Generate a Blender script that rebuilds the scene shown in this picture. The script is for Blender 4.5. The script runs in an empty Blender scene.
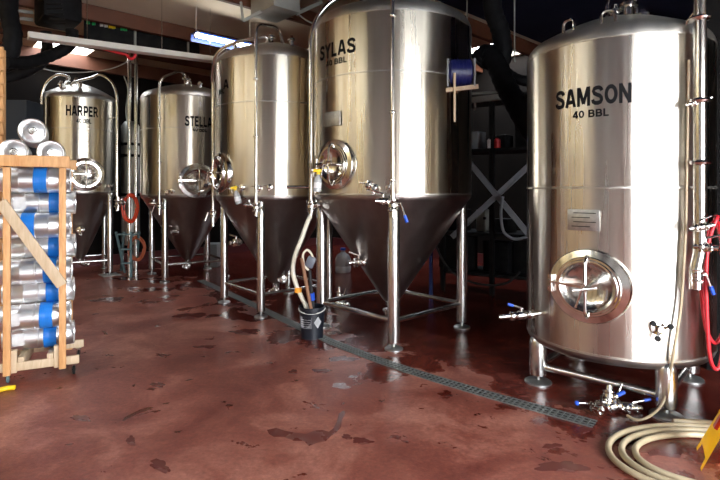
import bpy, bmesh, math, random
from mathutils import Vector, Matrix
random.seed(7)
PI = math.pi
F, CX, HY, H = 500.0, 360.0, 190.0, 1.7      # focal length (px), principal column, horizon row, eye height
def R(a): return math.radians(a)
def G(px, py):
    "point on the floor seen at a pixel of the 720x480 photo"
    d = F*H/(py-HY); return Vector(((px-CX)/F*d, d, 0))
def P(px, py, d): return Vector(((px-CX)/F*d, d, H+(HY-py)/F*d))
# the building is turned: u runs along the row of tanks, v across it
EU, EV = Vector((-.679, .734, 0)), Vector((.734, .679, 0))
def UV(u, v, z=0): return EU*u + EV*v + Vector((0, 0, z))
C = bpy.context.scene.collection

# ---------------------------------------------------------------- materials
def mat(name, col, rough=.5, metal=0., **kw):
    m = bpy.data.materials.new(name); m.use_nodes = True
    b = m.node_tree.nodes['Principled BSDF']
    b.inputs['Base Color'].default_value = (*col, 1)
    b.inputs['Roughness'].default_value = rough
    b.inputs['Metallic'].default_value = metal
    for k, v in kw.items(): b.inputs[k.replace('_', ' ')].default_value = v
    return m
def N(m, t, **kw):
    n = m.node_tree.nodes.new(t)
    for k, v in kw.items():
        if k in n.inputs: n.inputs[k].default_value = v
        else: setattr(n, k, v)
    return n
def L(m, a, b): m.node_tree.links.new(a, b)
def ramp(m, stops):
    n = N(m, 'ShaderNodeValToRGB'); e = n.color_ramp.elements
    while len(e) < len(stops): e.new(.5)
    for el, (p, c) in zip(e, stops): el.position = p; el.color = (*c, 1) if len(c) == 3 else c
    return n
def noisy(name, c1, c2, scale=8, rough=.5, r2=None, metal=0, bump=0, stretch=(1, 1, 1), detail=5):
    m = mat(name, c1, rough, metal); b = m.node_tree.nodes['Principled BSDF']
    tc = N(m, 'ShaderNodeTexCoord'); mp = N(m, 'ShaderNodeMapping'); mp.inputs['Scale'].default_value = stretch
    L(m, tc.outputs['Object'], mp.inputs[0])
    n = N(m, 'ShaderNodeTexNoise', Scale=scale, Detail=detail); L(m, mp.outputs[0], n.inputs[0])
    r = ramp(m, [(.3, c1), (.7, c2)]); L(m, n.outputs[0], r.inputs[0]); L(m, r.outputs[0], b.inputs['Base Color'])
    if r2 is not None:
        q = ramp(m, [(.3, (rough,)*3), (.7, (r2,)*3)]); L(m, n.outputs[0], q.inputs[0]); L(m, q.outputs[0], b.inputs['Roughness'])
    if bump:
        bp = N(m, 'ShaderNodeBump', Strength=bump, Distance=.02); L(m, n.outputs[0], bp.inputs['Height']); L(m, bp.outputs[0], b.inputs['Normal'])
    return m
def steel(name, col, rough, aniso=.0, var=.04, streak=True):
    "brushed stainless steel, the grain running round the vessel"
    m = mat(name, col, rough, 1.0); b = m.node_tree.nodes['Principled BSDF']
    tc = N(m, 'ShaderNodeTexCoord')
    if aniso:
        t = N(m, 'ShaderNodeTangent', direction_type='RADIAL', axis='Z'); L(m, t.outputs[0], b.inputs['Tangent'])
        b.inputs['Anisotropic'].default_value = aniso; b.inputs['Anisotropic Rotation'].default_value = .25
    mp = N(m, 'ShaderNodeMapping'); mp.inputs['Scale'].default_value = (1.5, 1.5, .06) if streak else (1, 1, 1)
    L(m, tc.outputs['Object'], mp.inputs[0])
    n = N(m, 'ShaderNodeTexNoise', Scale=5., Detail=4.); L(m, mp.outputs[0], n.inputs[0])
    r = ramp(m, [(.3, tuple(c*.86 for c in col)), (.7, tuple(min(1, c*1.1) for c in col))])
    L(m, n.outputs[0], r.inputs[0]); L(m, r.outputs[0], b.inputs['Base Color'])
    q = ramp(m, [(.3, (max(.02, rough-var),)*3), (.7, (rough+var,)*3)]); L(m, n.outputs[0], q.inputs[0]); L(m, q.outputs[0], b.inputs['Roughness'])
    # shallow plate waviness
    mp2 = N(m, 'ShaderNodeMapping'); mp2.inputs['Scale'].default_value = (1, 1, .015); L(m, tc.outputs['Object'], mp2.inputs[0])
    n2 = N(m, 'ShaderNodeTexNoise', Scale=4., Detail=3.); L(m, mp2.outputs[0], n2.inputs[0])
    bp = N(m, 'ShaderNodeBump', Strength=.5, Distance=.02); L(m, n2.outputs[0], bp.inputs['Height']); L(m, bp.outputs[0], b.inputs['Normal'])
    return m
def wood(name, c1, c2, rough=.6):
    m = mat(name, c1, rough); b = m.node_tree.nodes['Principled BSDF']
    tc = N(m, 'ShaderNodeTexCoord'); mp = N(m, 'ShaderNodeMapping'); mp.inputs['Scale'].default_value = (14, 14, 2.2)
    L(m, tc.outputs['Object'], mp.inputs[0])
    n = N(m, 'ShaderNodeTexNoise', Scale=2.2, Detail=6., Distortion=1.2); L(m, mp.outputs[0], n.inputs[0])
    r = ramp(m, [(.3, c1), (.7, c2)]); L(m, n.outputs[0], r.inputs[0]); L(m, r.outputs[0], b.inputs['Base Color'])
    return m
M = {}
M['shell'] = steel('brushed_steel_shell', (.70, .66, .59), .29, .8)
M['shell_warmlit'] = steel('brushed_steel_shell_warmlit', (.69, .635, .53), .29, .8)  # same steel, with the warm room light tinted into its colour
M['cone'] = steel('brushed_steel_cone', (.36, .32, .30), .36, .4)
M['dome'] = steel('steel_dome', (.66, .63, .57), .42, .3)
M['pipe'] = steel('polished_steel_tube', (.72, .69, .64), .2, 0, .03)
M['leg'] = steel('steel_leg', (.70, .69, .66), .24, 0, .04)
M['polish'] = steel('polished_steel', (.74, .72, .68), .16, 0, .03)
M['keg'] = steel('keg_steel', (.88, .88, .88), .36, 0, .08)
M['black'] = mat('black_lettering', (.006, .006, .007), .7, 0, Specular_IOR_Level=.15)
M['plate'] = noisy('etched_plate', (.55, .55, .53), (.42, .42, .41), 30, .35, .5, 1)
M['tape'] = noisy('blue_tape', (.012, .17, .62), (.02, .23, .75), 6, .35)
M['paper'] = noisy('white_paper', (.78, .78, .78), (.66, .66, .66), 20, .6)
M['pine'] = wood('pine_timber', (.62, .30, .11), (.78, .45, .20))
M['pale_pine'] = wood('pale_weathered_pine', (.55, .40, .24), (.68, .53, .36))
M['dark'] = noisy('dark_painted_steel', (.009, .009, .010), (.018, .017, .016), 6, .5)
M['duct'] = noisy('black_flexible_duct', (.006, .006, .007), (.012, .012, .013), 10, .55)
M['rubber'] = mat('black_rubber', (.015, .015, .015), .6)
M['blue'] = mat('blue_plastic_handle', (.01, .08, .55), .35)
M['bluedrum'] = noisy('blue_motor_paint', (.010, .013, .10), (.016, .02, .14), 5, .4)
M['red'] = mat('red_rubber_hose', (.62, .02, .03), .4)
M['orange'] = mat('orange_red_hose', (.75, .07, .02), .4)
M['tan'] = noisy('tan_hose_rubber', (.42, .33, .20), (.52, .42, .27), 7, .45)
M['cream'] = noisy('translucent_cream_hose', (.70, .64, .50), (.78, .73, .60), 9, .4)
M['yellow'] = noisy('yellow_plastic', (.90, .60, .01), (.95, .68, .03), 5, .4)
M['white'] = noisy('white_enamel', (.80, .78, .72), (.70, .67, .60), 4, .4)
M['greybox'] = noisy('grey_enclosure_paint', (.33, .34, .30), (.40, .40, .36), 4, .5)
M['brace'] = noisy('grey_rack_paint', (.30, .31, .33), (.22, .23, .25), 6, .5)
M['purlin'] = noisy('red_oxide_purlin', (.10, .032, .014), (.15, .05, .022), 3, .6)
M['navy'] = noisy('navy_bucket_plastic', (.006, .008, .013), (.010, .013, .02), 5, .4)
M['teal'] = noisy('teal_grey_paint', (.10, .17, .18), (.14, .22, .23), 6, .45)
M['clear'] = mat('cloudy_plastic', (.75, .78, .78), .25, 0, Transmission_Weight=.5)
M['stone'] = noisy('concrete_pad', (.33, .31, .28), (.42, .40, .36), 12, .8)
M['brass'] = mat('orange_plastic', (.9, .35, .03), .35)
M['green'] = mat('green_plastic', (.02, .45, .12), .45)
m = mat('lamp_tube', (1, 1, 1), .4); b = m.node_tree.nodes['Principled BSDF']
b.inputs['Emission Color'].default_value = (1, .97, .92, 1); b.inputs['Emission Strength'].default_value = 13; M['lamp'] = m
M['lampblue'] = mat('blue_fixture_enamel', (.02, .07, .35), .35)

# floor: worn dark red epoxy, wet beyond the drain
def floor_mat():
    m = mat('red_epoxy_floor', (.2, .07, .055), .35); b = m.node_tree.nodes['Principled BSDF']
    tc = N(m, 'ShaderNodeTexCoord')
    n1 = N(m, 'ShaderNodeTexNoise', Scale=1.3, Detail=9., Roughness=.68, Distortion=.4); L(m, tc.outputs['Object'], n1.inputs[0])
    r1 = ramp(m, [(.34, (.165, .034, .022)), (.50, (.28, .078, .052)), (.64, (.46, .180, .125))]); L(m, n1.outputs[0], r1.inputs[0])
    n2 = N(m, 'ShaderNodeTexNoise', Scale=30., Detail=8., Roughness=.75); L(m, tc.outputs['Object'], n2.inputs[0])
    r2 = ramp(m, [(.32, (.66, .64, .64)), (.56, (1, 1, 1)), (.72, (1.3, 1.45, 1.45))]); L(m, n2.outputs[0], r2.inputs[0])
    mx = N(m, 'ShaderNodeMix', data_type='RGBA', blend_type='MULTIPLY'); mx.inputs[0].default_value = 1
    L(m, r1.outputs[0], mx.inputs[6]); L(m, r2.outputs[0], mx.inputs[7])
    # wetness: a broad band past the drain, broken up by noise, plus scattered drops
    dot = N(m, 'ShaderNodeVectorMath', operation='DOT_PRODUCT'); dot.inputs[1].default_value = EV
    geo = N(m, 'ShaderNodeNewGeometry'); L(m, geo.outputs['Position'], dot.inputs[0])
    n3 = N(m, 'ShaderNodeTexNoise', Scale=1.7, Detail=5., Roughness=.6, Distortion=.3); L(m, geo.outputs['Position'], n3.inputs[0])
    a = N(m, 'ShaderNodeMath', operation='MULTIPLY_ADD'); a.inputs[1].default_value = 5.5; L(m, n3.outputs[0], a.inputs[0]); L(m, dot.outputs['Value'], a.inputs[2])
    mr = N(m, 'ShaderNodeMapRange'); mr.inputs['From Min'].default_value = 6.15; mr.inputs['From Max'].default_value = 6.5; L(m, a.outputs[0], mr.inputs[0])
    n4 = N(m, 'ShaderNodeTexNoise', Scale=3.4, Detail=5., Roughness=.6, Distortion=.6); L(m, geo.outputs['Position'], n4.inputs[0])
    mr2 = N(m, 'ShaderNodeMapRange'); mr2.inputs['From Min'].default_value = .64; mr2.inputs['From Max'].default_value = .665; L(m, n4.outputs[0], mr2.inputs[0])
    mm = N(m, 'ShaderNodeMath', operation='MAXIMUM'); L(m, mr.outputs[0], mm.inputs[0]); L(m, mr2.outputs[0], mm.inputs[1])
    wet = N(m, 'ShaderNodeMix', data_type='RGBA', blend_type='MULTIPLY'); L(m, mm.outputs[0], wet.inputs[0])
    L(m, mx.outputs[2], wet.inputs[6]); wet.inputs[7].default_value = (.42, .22, .20, 1)
    L(m, wet.outputs[2], b.inputs['Base Color'])
    rr = N(m, 'ShaderNodeMapRange'); rr.inputs['To Min'].default_value = .42; rr.inputs['To Max'].default_value = .10; L(m, mm.outputs[0], rr.inputs[0])
    L(m, rr.outputs[0], b.inputs['Roughness'])
    bp = N(m, 'ShaderNodeBump', Strength=.25, Distance=.01); L(m, n2.outputs[0], bp.inputs['Height']); L(m, bp.outputs[0], b.inputs['Normal'])
    return m
M['floor'] = floor_mat()
M['wetfloor'] = noisy('wet_red_floor', (.115, .026, .020), (.15, .036, .028), 3, .22, .3)
M['ceiling'] = noisy('tan_roof_panel', (.58, .50, .37), (.68, .59, .45), 1.2, .7)
M['ceildark'] = noisy('dark_ceiling', (.012, .016, .035), (.02, .024, .045), 1.2, .6)
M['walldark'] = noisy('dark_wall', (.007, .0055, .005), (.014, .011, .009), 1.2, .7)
M['walltan'] = noisy('tan_wall', (.72, .52, .22), (.84, .65, .32), 1., .7)
M['wallgrey'] = noisy('grey_block_wall', (.42, .42, .41), (.52, .52, .50), 1., .8)
M['wallfront'] = noisy('cream_wall', (.72, .68, .60), (.78, .74, .66), 1., .7)
M['redcurb'] = noisy('dark_red_kick_paint', (.10, .018, .02), (.13, .03, .03), 4, .4)
M['concrete'] = noisy('outdoor_concrete', (.55, .53, .50), (.65, .63, .60), 2, .8)

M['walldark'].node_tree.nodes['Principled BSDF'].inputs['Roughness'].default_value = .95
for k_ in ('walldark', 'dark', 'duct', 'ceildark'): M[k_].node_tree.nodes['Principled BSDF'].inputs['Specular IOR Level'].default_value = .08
# ---------------------------------------------------------------- mesh helpers (world coordinates)
def lathe(bm, prof, origin=(0, 0, 0), mtx=None, seg=48, close=False):
    "revolve [(r, z), ...] about z"
    T = mtx or Matrix.Translation(Vector(origin)); rings = []
    for r, z in prof:
        if r < 1e-5: rings.append([bm.verts.new(T @ Vector((0, 0, z)))])
        else: rings.append([bm.verts.new(T @ Vector((r*math.cos(2*PI*k/seg), r*math.sin(2*PI*k/seg), z))) for k in range(seg)])
    if close: rings.append(rings[0])
    for a, c in zip(rings, rings[1:]):
        for k in range(seg):
            k2 = (k+1) % seg
            if len(a) == 1 and len(c) == 1: break
            if len(a) == 1: f = [a[0], c[k2], c[k]]
            elif len(c) == 1: f = [a[k], a[k2], c[0]]
            else: f = [a[k], a[k2], c[k2], c[k]]
            try: bm.faces.new(f)
            except ValueError: pass
def box(bm, c, s, rot=None, bev=0):
    r = rot.to_3x3() if rot is not None else Matrix.Identity(3)
    c = Vector(c); hx, hy, hz = s[0]/2, s[1]/2, s[2]/2
    vs = [bm.verts.new(c + r @ Vector((x*hx, y*hy, z*hz))) for x in (-1, 1) for y in (-1, 1) for z in (-1, 1)]
    fs = [bm.faces.new([vs[i] for i in q]) for q in ((0, 1, 3, 2), (4, 6, 7, 5), (0, 4, 5, 1), (2, 3, 7, 6), (0, 2, 6, 4), (1, 5, 7, 3))]
    if bev: bmesh.ops.bevel(bm, geom=list({e for f in fs for e in f.edges}), offset=bev, segments=2, affect='EDGES', profile=.5)
def fillet(pts, rad=.08, n=6):
    pts = [Vector(p) for p in pts]; out = [pts[0]]
    for i in range(1, len(pts)-1):
        a, p, c = pts[i-1], pts[i], pts[i+1]
        d1, d2 = (a-p), (c-p); k = min(rad, d1.length*.48, d2.length*.48)
        s, e = p+d1.normalized()*k, p+d2.normalized()*k
        for j in range(n+1):
            t = j/n; out.append(s*(1-t)**2 + p*2*t*(1-t) + e*t*t)
    out.append(pts[-1]); return out
def spline(pts, n=8, closed=False):
    pts = [Vector(p) for p in pts]; out = []; m = len(pts)
    for i in range(m-1):
        p0 = pts[max(i-1, 0)]; p1 = pts[i]; p2 = pts[i+1]; p3 = pts[min(i+2, m-1)]
        for j in range(n):
            t = j/n
            out.append(.5*((2*p1)+(-p0+p2)*t+(2*p0-5*p1+4*p2-p3)*t*t+(-p0+3*p1-3*p2+p3)*t**3))
    out.append(pts[-1]); return out
def tube(bm, pts, r, seg=12, cap=True):
    pts = [Vector(p) for p in pts]
    q = [pts[0]]
    for p in pts[1:]:
        if (p-q[-1]).length > 1e-4: q.append(p)
    pts = q; n = len(pts); rings = []; prev = None
    for i, p in enumerate(pts):
        t = (pts[min(i+1, n-1)]-pts[max(i-1, 0)]).normalized()
        if prev is None:
            up = Vector((0, 0, 1)) if abs(t.z) < .9 else Vector((1, 0, 0)); a = t.cross(up).normalized()
        else:
            a = (prev - t*prev.dot(t)).normalized()
        prev = a; b = t.cross(a); rr = r[i] if isinstance(r, (list, tuple)) else r
        rings.append([bm.verts.new(p + (a*math.cos(2*PI*k/seg)+b*math.sin(2*PI*k/seg))*rr) for k in range(seg)])
    for a, c in zip(rings, rings[1:]):
        for k in range(seg):
            bm.faces.new([a[k], a[(k+1) % seg], c[(k+1) % seg], c[k]])
    if cap: bm.faces.new(rings[0]); bm.faces.new(rings[-1])
def rod(bm, a, c, r, seg=14): tube(bm, [a, c], r, seg)
def bar(bm, a, c, w, h, up=(0, 0, 1), bev=0):
    "rectangular bar from a to c, w across, h along up"
    a, c = Vector(a), Vector(c); d = (c-a); x = d.normalized(); u = Vector(up); y = u.cross(x).normalized(); z = x.cross(y)
    rot = Matrix((x, y, z)).transposed(); box(bm, (a+c)/2, (d.length, w, h), rot, bev)
def wpos(o):
    p = Vector(o.location)
    while o.parent: o = o.parent; p += o.location
    return p
def obj(name, bm, m, parent=None, sharp=35, at=None):
    bmesh.ops.recalc_face_normals(bm, faces=bm.faces)
    if parent is not None: off = wpos(parent)
    elif at is not None: off = Vector(at)
    else:
        xs = [v.co for v in bm.verts]
        off = Vector(((min(p.x for p in xs)+max(p.x for p in xs))/2, (min(p.y for p in xs)+max(p.y for p in xs))/2, min(p.z for p in xs)))
    bmesh.ops.translate(bm, verts=bm.verts, vec=-off)
    me = bpy.data.meshes.new(name); bm.to_mesh(me); bm.free()
    me.polygons.foreach_set('use_smooth', [True]*len(me.polygons))
    me.set_sharp_from_angle(angle=R(sharp)); me.materials.append(m if not isinstance(m, str) else M[m])
    o = bpy.data.objects.new(name, me); C.objects.link(o)
    if parent is not None: o.parent = parent
    else: o.location = off
    return o
def B(): return bmesh.new()
def thing(name, label, cat, loc=(0, 0, 0), group=None, rot=(0, 0, 0)):
    o = bpy.data.objects.new(name, None); C.objects.link(o); o.location = loc; o.rotation_euler = rot; o.empty_display_size = .1
    o['label'] = label; o['category'] = cat
    if group: o['group'] = group
    return o
def tag(o, label, cat, group=None, kind=None):
    o['label'] = label; o['category'] = cat
    if group: o['group'] = group
    if kind: o['kind'] = kind
    return o
def struct(name, bm, m, **k):
    o = obj(name, bm, m, **k); o['kind'] = 'structure'; return o
def copy_tree(o, parent=None):
    c = o.copy(); C.objects.link(c)
    if parent is not None: c.parent = parent
    for ch in list(o.children): copy_tree(ch, c)
    return c
def quadbox(bm, u0, u1, v0, v1, z0, z1):
    ps = [UV(u, v, z) for u in (u0, u1) for v in (v0, v1) for z in (z0, z1)]
    vs = [bm.verts.new(p) for p in ps]
    for q in ((0, 1, 3, 2), (4, 6, 7, 5), (0, 4, 5, 1), (2, 3, 7, 6), (0, 2, 6, 4), (1, 5, 7, 3)): bm.faces.new([vs[i] for i in q])
UVROT = Matrix((EU, -EV, Vector((0, 0, 1)))).transposed()

# ---------------------------------------------------------------- building shell
U0, U1, V0, V1, ZC = -3.2, 12.3, -3.2, 10.0, 4.65
bm = B(); quadbox(bm, U0-.2, U1+.2, V0-.2, V1+.2, -.2, 0); struct('floor', bm, 'floor')
bm = B(); quadbox(bm, U0-26, U0-.2, V0-18, V1+18, -.25, -.02); struct('ground', bm, 'concrete')
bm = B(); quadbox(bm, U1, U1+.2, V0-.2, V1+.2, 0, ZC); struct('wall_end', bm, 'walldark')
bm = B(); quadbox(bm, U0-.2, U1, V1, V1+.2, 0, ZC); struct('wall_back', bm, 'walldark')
bm = B(); quadbox(bm, U0-.2, 2.2, V0-.2, V0, 0, ZC); struct('wall_left', bm, 'wallgrey')
bm = B(); quadbox(bm, 2.2, U1, V0-.2, V0, 0, ZC); struct('wall_left_far', bm, 'walltan')
for k, u in enumerate((-2.2, -.6, .9, 2.2, 3.3, 5.2, 7.6)):    # unseen dark posts added along the left wall to streak the tanks' reflections
    bm = B(); quadbox(bm, u, u+.22, V0, V0+.16, 0, ZC); struct('column_%d' % (k+2), bm, 'dark')
DV0, DV1, DZ = -.9, 4.3, 3.3            # the open roller door behind the camera
bm = B(); quadbox(bm, U0-.2, U0, V0, DV0, 0, ZC); quadbox(bm, U0-.2, U0, DV1, V1, 0, ZC); quadbox(bm, U0-.2, U0, DV0, DV1, DZ, ZC); struct('wall_front', bm, 'wallfront')
bm = B()
for a, c, z0, z1 in ((DV0-.08, DV0, 0, DZ), (DV1, DV1+.08, 0, DZ), (DV0-.08, DV1+.08, DZ, DZ+.25)): quadbox(bm, U0, U0+.06, a, c, z0, z1)
struct('door_1', bm, 'dark')
US = 4.9                                  # ceiling coloured dark on this side, tan panels beyond
SK = [(11.45, 12.2, 2.05, 3.05), (10.0, 12.15, 8.6, 9.9)]
def holed(name, u0, u1, v0, v1, holes, m):
    us = sorted({u0, u1, *[h[0] for h in holes], *[h[1] for h in holes]}); vs = sorted({v0, v1, *[h[2] for h in holes], *[h[3] for h in holes]})
    bm = B()
    for a, c in zip(us, us[1:]):
        for d, e in zip(vs, vs[1:]):
            if any(h[0] <= (a+c)/2 <= h[1] and h[2] <= (d+e)/2 <= h[3] for h in holes): continue
            quadbox(bm, a, c, d, e, ZC, ZC+.12)
    return struct(name, bm, m)
SK2 = (5.2, 6.3, 8.8, 9.9); FILL_SK = (2.6, 6.4, -3.1, -2.3); FILL_SK_FAR = (7.0, 9.6, -3.1, -2.3)  # last two: unseen skylights added over the left wall to brighten it
SK += [SK2, FILL_SK, FILL_SK_FAR]
holed('ceiling', U0-.2, US, V0-.2, V1+.2, [(FILL_SK[0], US, FILL_SK[2], FILL_SK[3])], 'ceildark')
holed('ceiling', US, U1+.2, V0-.2, V1+.2, [(max(US, h[0]), *h[1:]) for h in SK], 'ceiling')
bm = B(); quadbox(bm, U1-.04, U1, V0, V1, 0, .22); struct('baseboard_end', bm, 'redcurb')
bm = B(); quadbox(bm, U0, U1, V1-.04, V1, 0, .22); struct('baseboard_back', bm, 'redcurb')
for k, (u, hh, ww) in enumerate(((5.0, .26, .09), (6.6, .22, .08), (8.75, .24, .09), (10.6, .22, .08), (12.15, .30, .12))):
    bm = B(); z = ZC-.001
    quadbox(bm, u, u+.012, V0, V1, z-hh, z); quadbox(bm, u, u+ww, V0, V1, z-hh, z-hh+.012); quadbox(bm, u, u+ww, V0, V1, z-.012, z)
    quadbox(bm, u+ww-.012, u+ww, V0, V1, z-hh, z-hh+.03)
    struct('trim_%d' % (k+1), bm, 'purlin')

# ---------------------------------------------------------------- tanks
class Tank: pass
def tank_geo(px0, px1, r):
    t = Tank(); a, c = math.atan((px0-CX)/F), math.atan((px1-CX)/F)
    th, al = (a+c)/2, (c-a)/2; l = r/math.sin(al); t.x, t.y, t.r = l*math.sin(th), l*math.cos(th), r; return t
def hit(t, px, py=None):
    "azimuth (and height) where the line of sight through a pixel meets the shell"
    k = (px-CX)/F; a = k*k+1; bq = -2*(k*t.x+t.y); c = t.x**2+t.y**2-t.r**2
    disc = max(0, bq*bq-4*a*c); s = (-bq-math.sqrt(disc))/(2*a)
    phi = math.atan2(s-t.y, k*s-t.x)
    return (phi, H+(HY-py)/F*s) if py is not None else phi
def fr(t, phi, z, out=0):
    "frame on the shell: x tangent (viewer's right), y up, z outward"
    n = Vector((math.cos(phi), math.sin(phi), 0)); up = Vector((0, 0, 1)); x = up.cross(n)
    m = Matrix((x, up, n)).transposed().to_4x4(); m.translation = Vector((t.x, t.y, z)) + n*(t.r+out); return m
def tank_pt(t, phi, rad, z): return Vector((t.x+rad*math.cos(phi), t.y+rad*math.sin(phi), z))
def near(t, px, rad, z=0):
    "where a line of sight first comes within rad of the tank's axis"
    u = Tank(); u.x, u.y, u.r = t.x, t.y, rad; return tank_pt(t, hit(u, px), rad, z)
def xbm(bm, m): bmesh.ops.transform(bm, matrix=m, verts=bm.verts); return bm
def _arc(cx, cy, rx, ry, a0, a1, n=10): return [(cx+rx*math.cos(R(a0+(a1-a0)*i/n)), cy+ry*math.sin(R(a0+(a1-a0)*i/n))) for i in range(n+1)]
_bowl = lambda y0, y1, x=.12, e=.44: [(x, y1), (e, y1)] + _arc(e, (y0+y1)/2, .17, (y1-y0)/2, 90, -90)[1:] + [(x, y0)]
GL = {'A': (.82, [[(.10, 0), (.36, .96)], [(.72, 0), (.46, .96)], [(.34, .93), (.48, .93)], [(.2, .29), (.62, .29)]]),
      'S': (.78, [[(.68, .72), (.64, .82), (.52, .89), (.36, .895), (.2, .85), (.14, .73), (.2, .61), (.38, .53), (.56, .46), (.65, .36), (.66, .26), (.6, .15), (.44, .105), (.26, .11), (.13, .18), (.09, .30)]]),
      'O': (.84, [_arc(.42, .5, .30, .39, 0, 360, 22)]), '0': (.68, [_arc(.34, .5, .23, .39, 0, 360, 22)]),
      'M': (.94, [[(.12, 0), (.12, 1)], [(.17, .97), (.47, .12)], [(.77, .97), (.47, .12)], [(.82, 0), (.82, 1)]]),
      'N': (.80, [[(.12, 0), (.12, 1)], [(.14, .92), (.66, .08)], [(.68, 0), (.68, 1)]]),
      'Y': (.76, [[(.08, 1), (.38, .46)], [(.68, 1), (.38, .46)], [(.38, .52), (.38, 0)]]),
      'L': (.64, [[(.12, 1), (.12, 0)], [(.12, .1), (.60, .1)]]), 'H': (.80, [[(.12, 0), (.12, 1)], [(.68, 0), (.68, 1)], [(.12, .52), (.68, .52)]]),
      'R': (.80, [[(.12, 0), (.12, 1)], _bowl(.47, .895), [(.42, .48), (.68, 0)]]), 'P': (.72, [[(.12, 0), (.12, 1)], _bowl(.43, .895)]),
      'E': (.68, [[(.12, 0), (.12, 1)], [(.12, .9), (.62, .9)], [(.12, .51), (.58, .51)], [(.12, .1), (.64, .1)]]), 'T': (.70, [[(.35, 0), (.35, 1)], [(.03, .9), (.67, .9)]]),
      'B': (.76, [[(.12, 0), (.12, 1)], _bowl(.52, .895, e=.42), _bowl(.105, .52, e=.46)]), '4': (.70, [[(.50, 0), (.50, 1)], [(.48, .93), (.10, .28)], [(.04, .27), (.68, .27)]]), ' ': (.32, [])}
def lettering(t, root, text, px, py, height, width, name='lettering', bold=.21):
    "bold block capitals laid round the shell"
    phi, z = hit(t, px, py); bm = B(); x = 0
    tot = sum(GL[ch][0]+.06 for ch in text)-.06; sx = width/tot; sy = height
    for ch in text:
        w_, strokes = GL[ch]
        for st in strokes:
            pts = []
            for a, b_ in zip(st, st[1:]):
                k = max(1, int(math.hypot((b_[0]-a[0])*sx, (b_[1]-a[1])*sy)/.03)); pts += [(a[0]+(b_[0]-a[0])*i/k, a[1]+(b_[1]-a[1])*i/k) for i in range(k)]
            pts.append(st[-1]); closed = math.hypot(pts[0][0]-pts[-1][0], pts[0][1]-pts[-1][1]) < 1e-3
            row = []
            for i, q in enumerate(pts):
                a, c = pts[max(i-1, 0)], pts[min(i+1, len(pts)-1)]
                if closed and i in (0, len(pts)-1): a, c = pts[-2], pts[1]
                d = Vector((c[0]-a[0], c[1]-a[1])).normalized(); n = Vector((-d.y, d.x))*bold/2
                row.append([bm.verts.new(((x+q[0]+n.x*s_)*sx-width/2, min(1, max(0, q[1]+n.y*s_))*sy-sy/2, 0)) for s_ in (1, -1)])
            for a, c in zip(row, row[1:]): bm.faces.new([a[0], a[1], c[1], c[0]])
        x += w_+.06
    rr = t.r+.0025
    for v in bm.verts:
        a = phi + v.co.x/t.r; v.co = Vector((t.x+rr*math.cos(a), t.y+rr*math.sin(a), z+v.co.y))
    return obj(name, bm, 'black', root)
def manway(t, root, phi, z, Rm=.27, tall=1.0, swing=True, z_out=.0):
    m = fr(t, phi, z) @ Matrix.Diagonal((1, tall, 1, 1))
    bm = B(); lathe(bm, [(Rm*1.0, -.10), (Rm*1.0, .012), (Rm*.97, .026), (Rm*.80, .040), (Rm*.78, .055), (Rm*.70, .055), (Rm*.70, -.02), (Rm*.6, -.10)], mtx=m, seg=56); fl = obj('manway', bm, 'polish', root)
    bm = B(); lathe(bm, [(0, .004), (Rm*.25, .010), (Rm*.55, .032), (Rm*.62, .052), (Rm*.67, .066), (Rm*.71, .066), (Rm*.73, .058), (Rm*.73, .05)], mtx=m, seg=56); obj('manway_door', bm, 'polish', fl)
    bm = B(); tube(bm, [m @ Vector(p) for p in fillet([(.0, -Rm*.82, .05), (.0, -Rm*.70, .10), (.01, 0, .13), (.0, Rm*.70, .10), (.0, Rm*.82, .05)], .07)], .0125, 10); obj('yoke', bm, 'polish', fl)
    bm = B(); rod(bm, m @ Vector((0, 0, .01)), m @ Vector((0, 0, .19)), .014)
    lathe(bm, [(0, .125), (.03, .125), (.034, .14), (.03, .155), (0, .155)], mtx=m, seg=16); obj('clamp_screw', bm, 'polish', fl)
    bm = B(); tube(bm, [m @ Vector(p) for p in ((-.045, -.15, .18), (0, 0, .185), (.02, .05, .18))], .009, 8); tube(bm, [m @ Vector(p) for p in ((-.06, -.02, .185), (.11, .025, .185))], .009, 8)
    obj('handle', bm, 'polish', fl)
    bm = B(); bar(bm, m @ Vector((-Rm*.95, .012, .055)), m @ Vector((-.03, .004, .105)), .012, .02, (0, 0, 1))
    rod(bm, m @ Vector((-Rm*.9, -.07, .05)), m @ Vector((-Rm*.9, .07, .05)), .014)
    box(bm, m @ Vector((-Rm*.93, .05, .03)), (.04, .04, .04), m.to_3x3()); box(bm, m @ Vector((-Rm*.93, -.05, .03)), (.04, .04, .04), m.to_3x3())
    obj('hinge', bm, 'polish', fl)
    return fl
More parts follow.
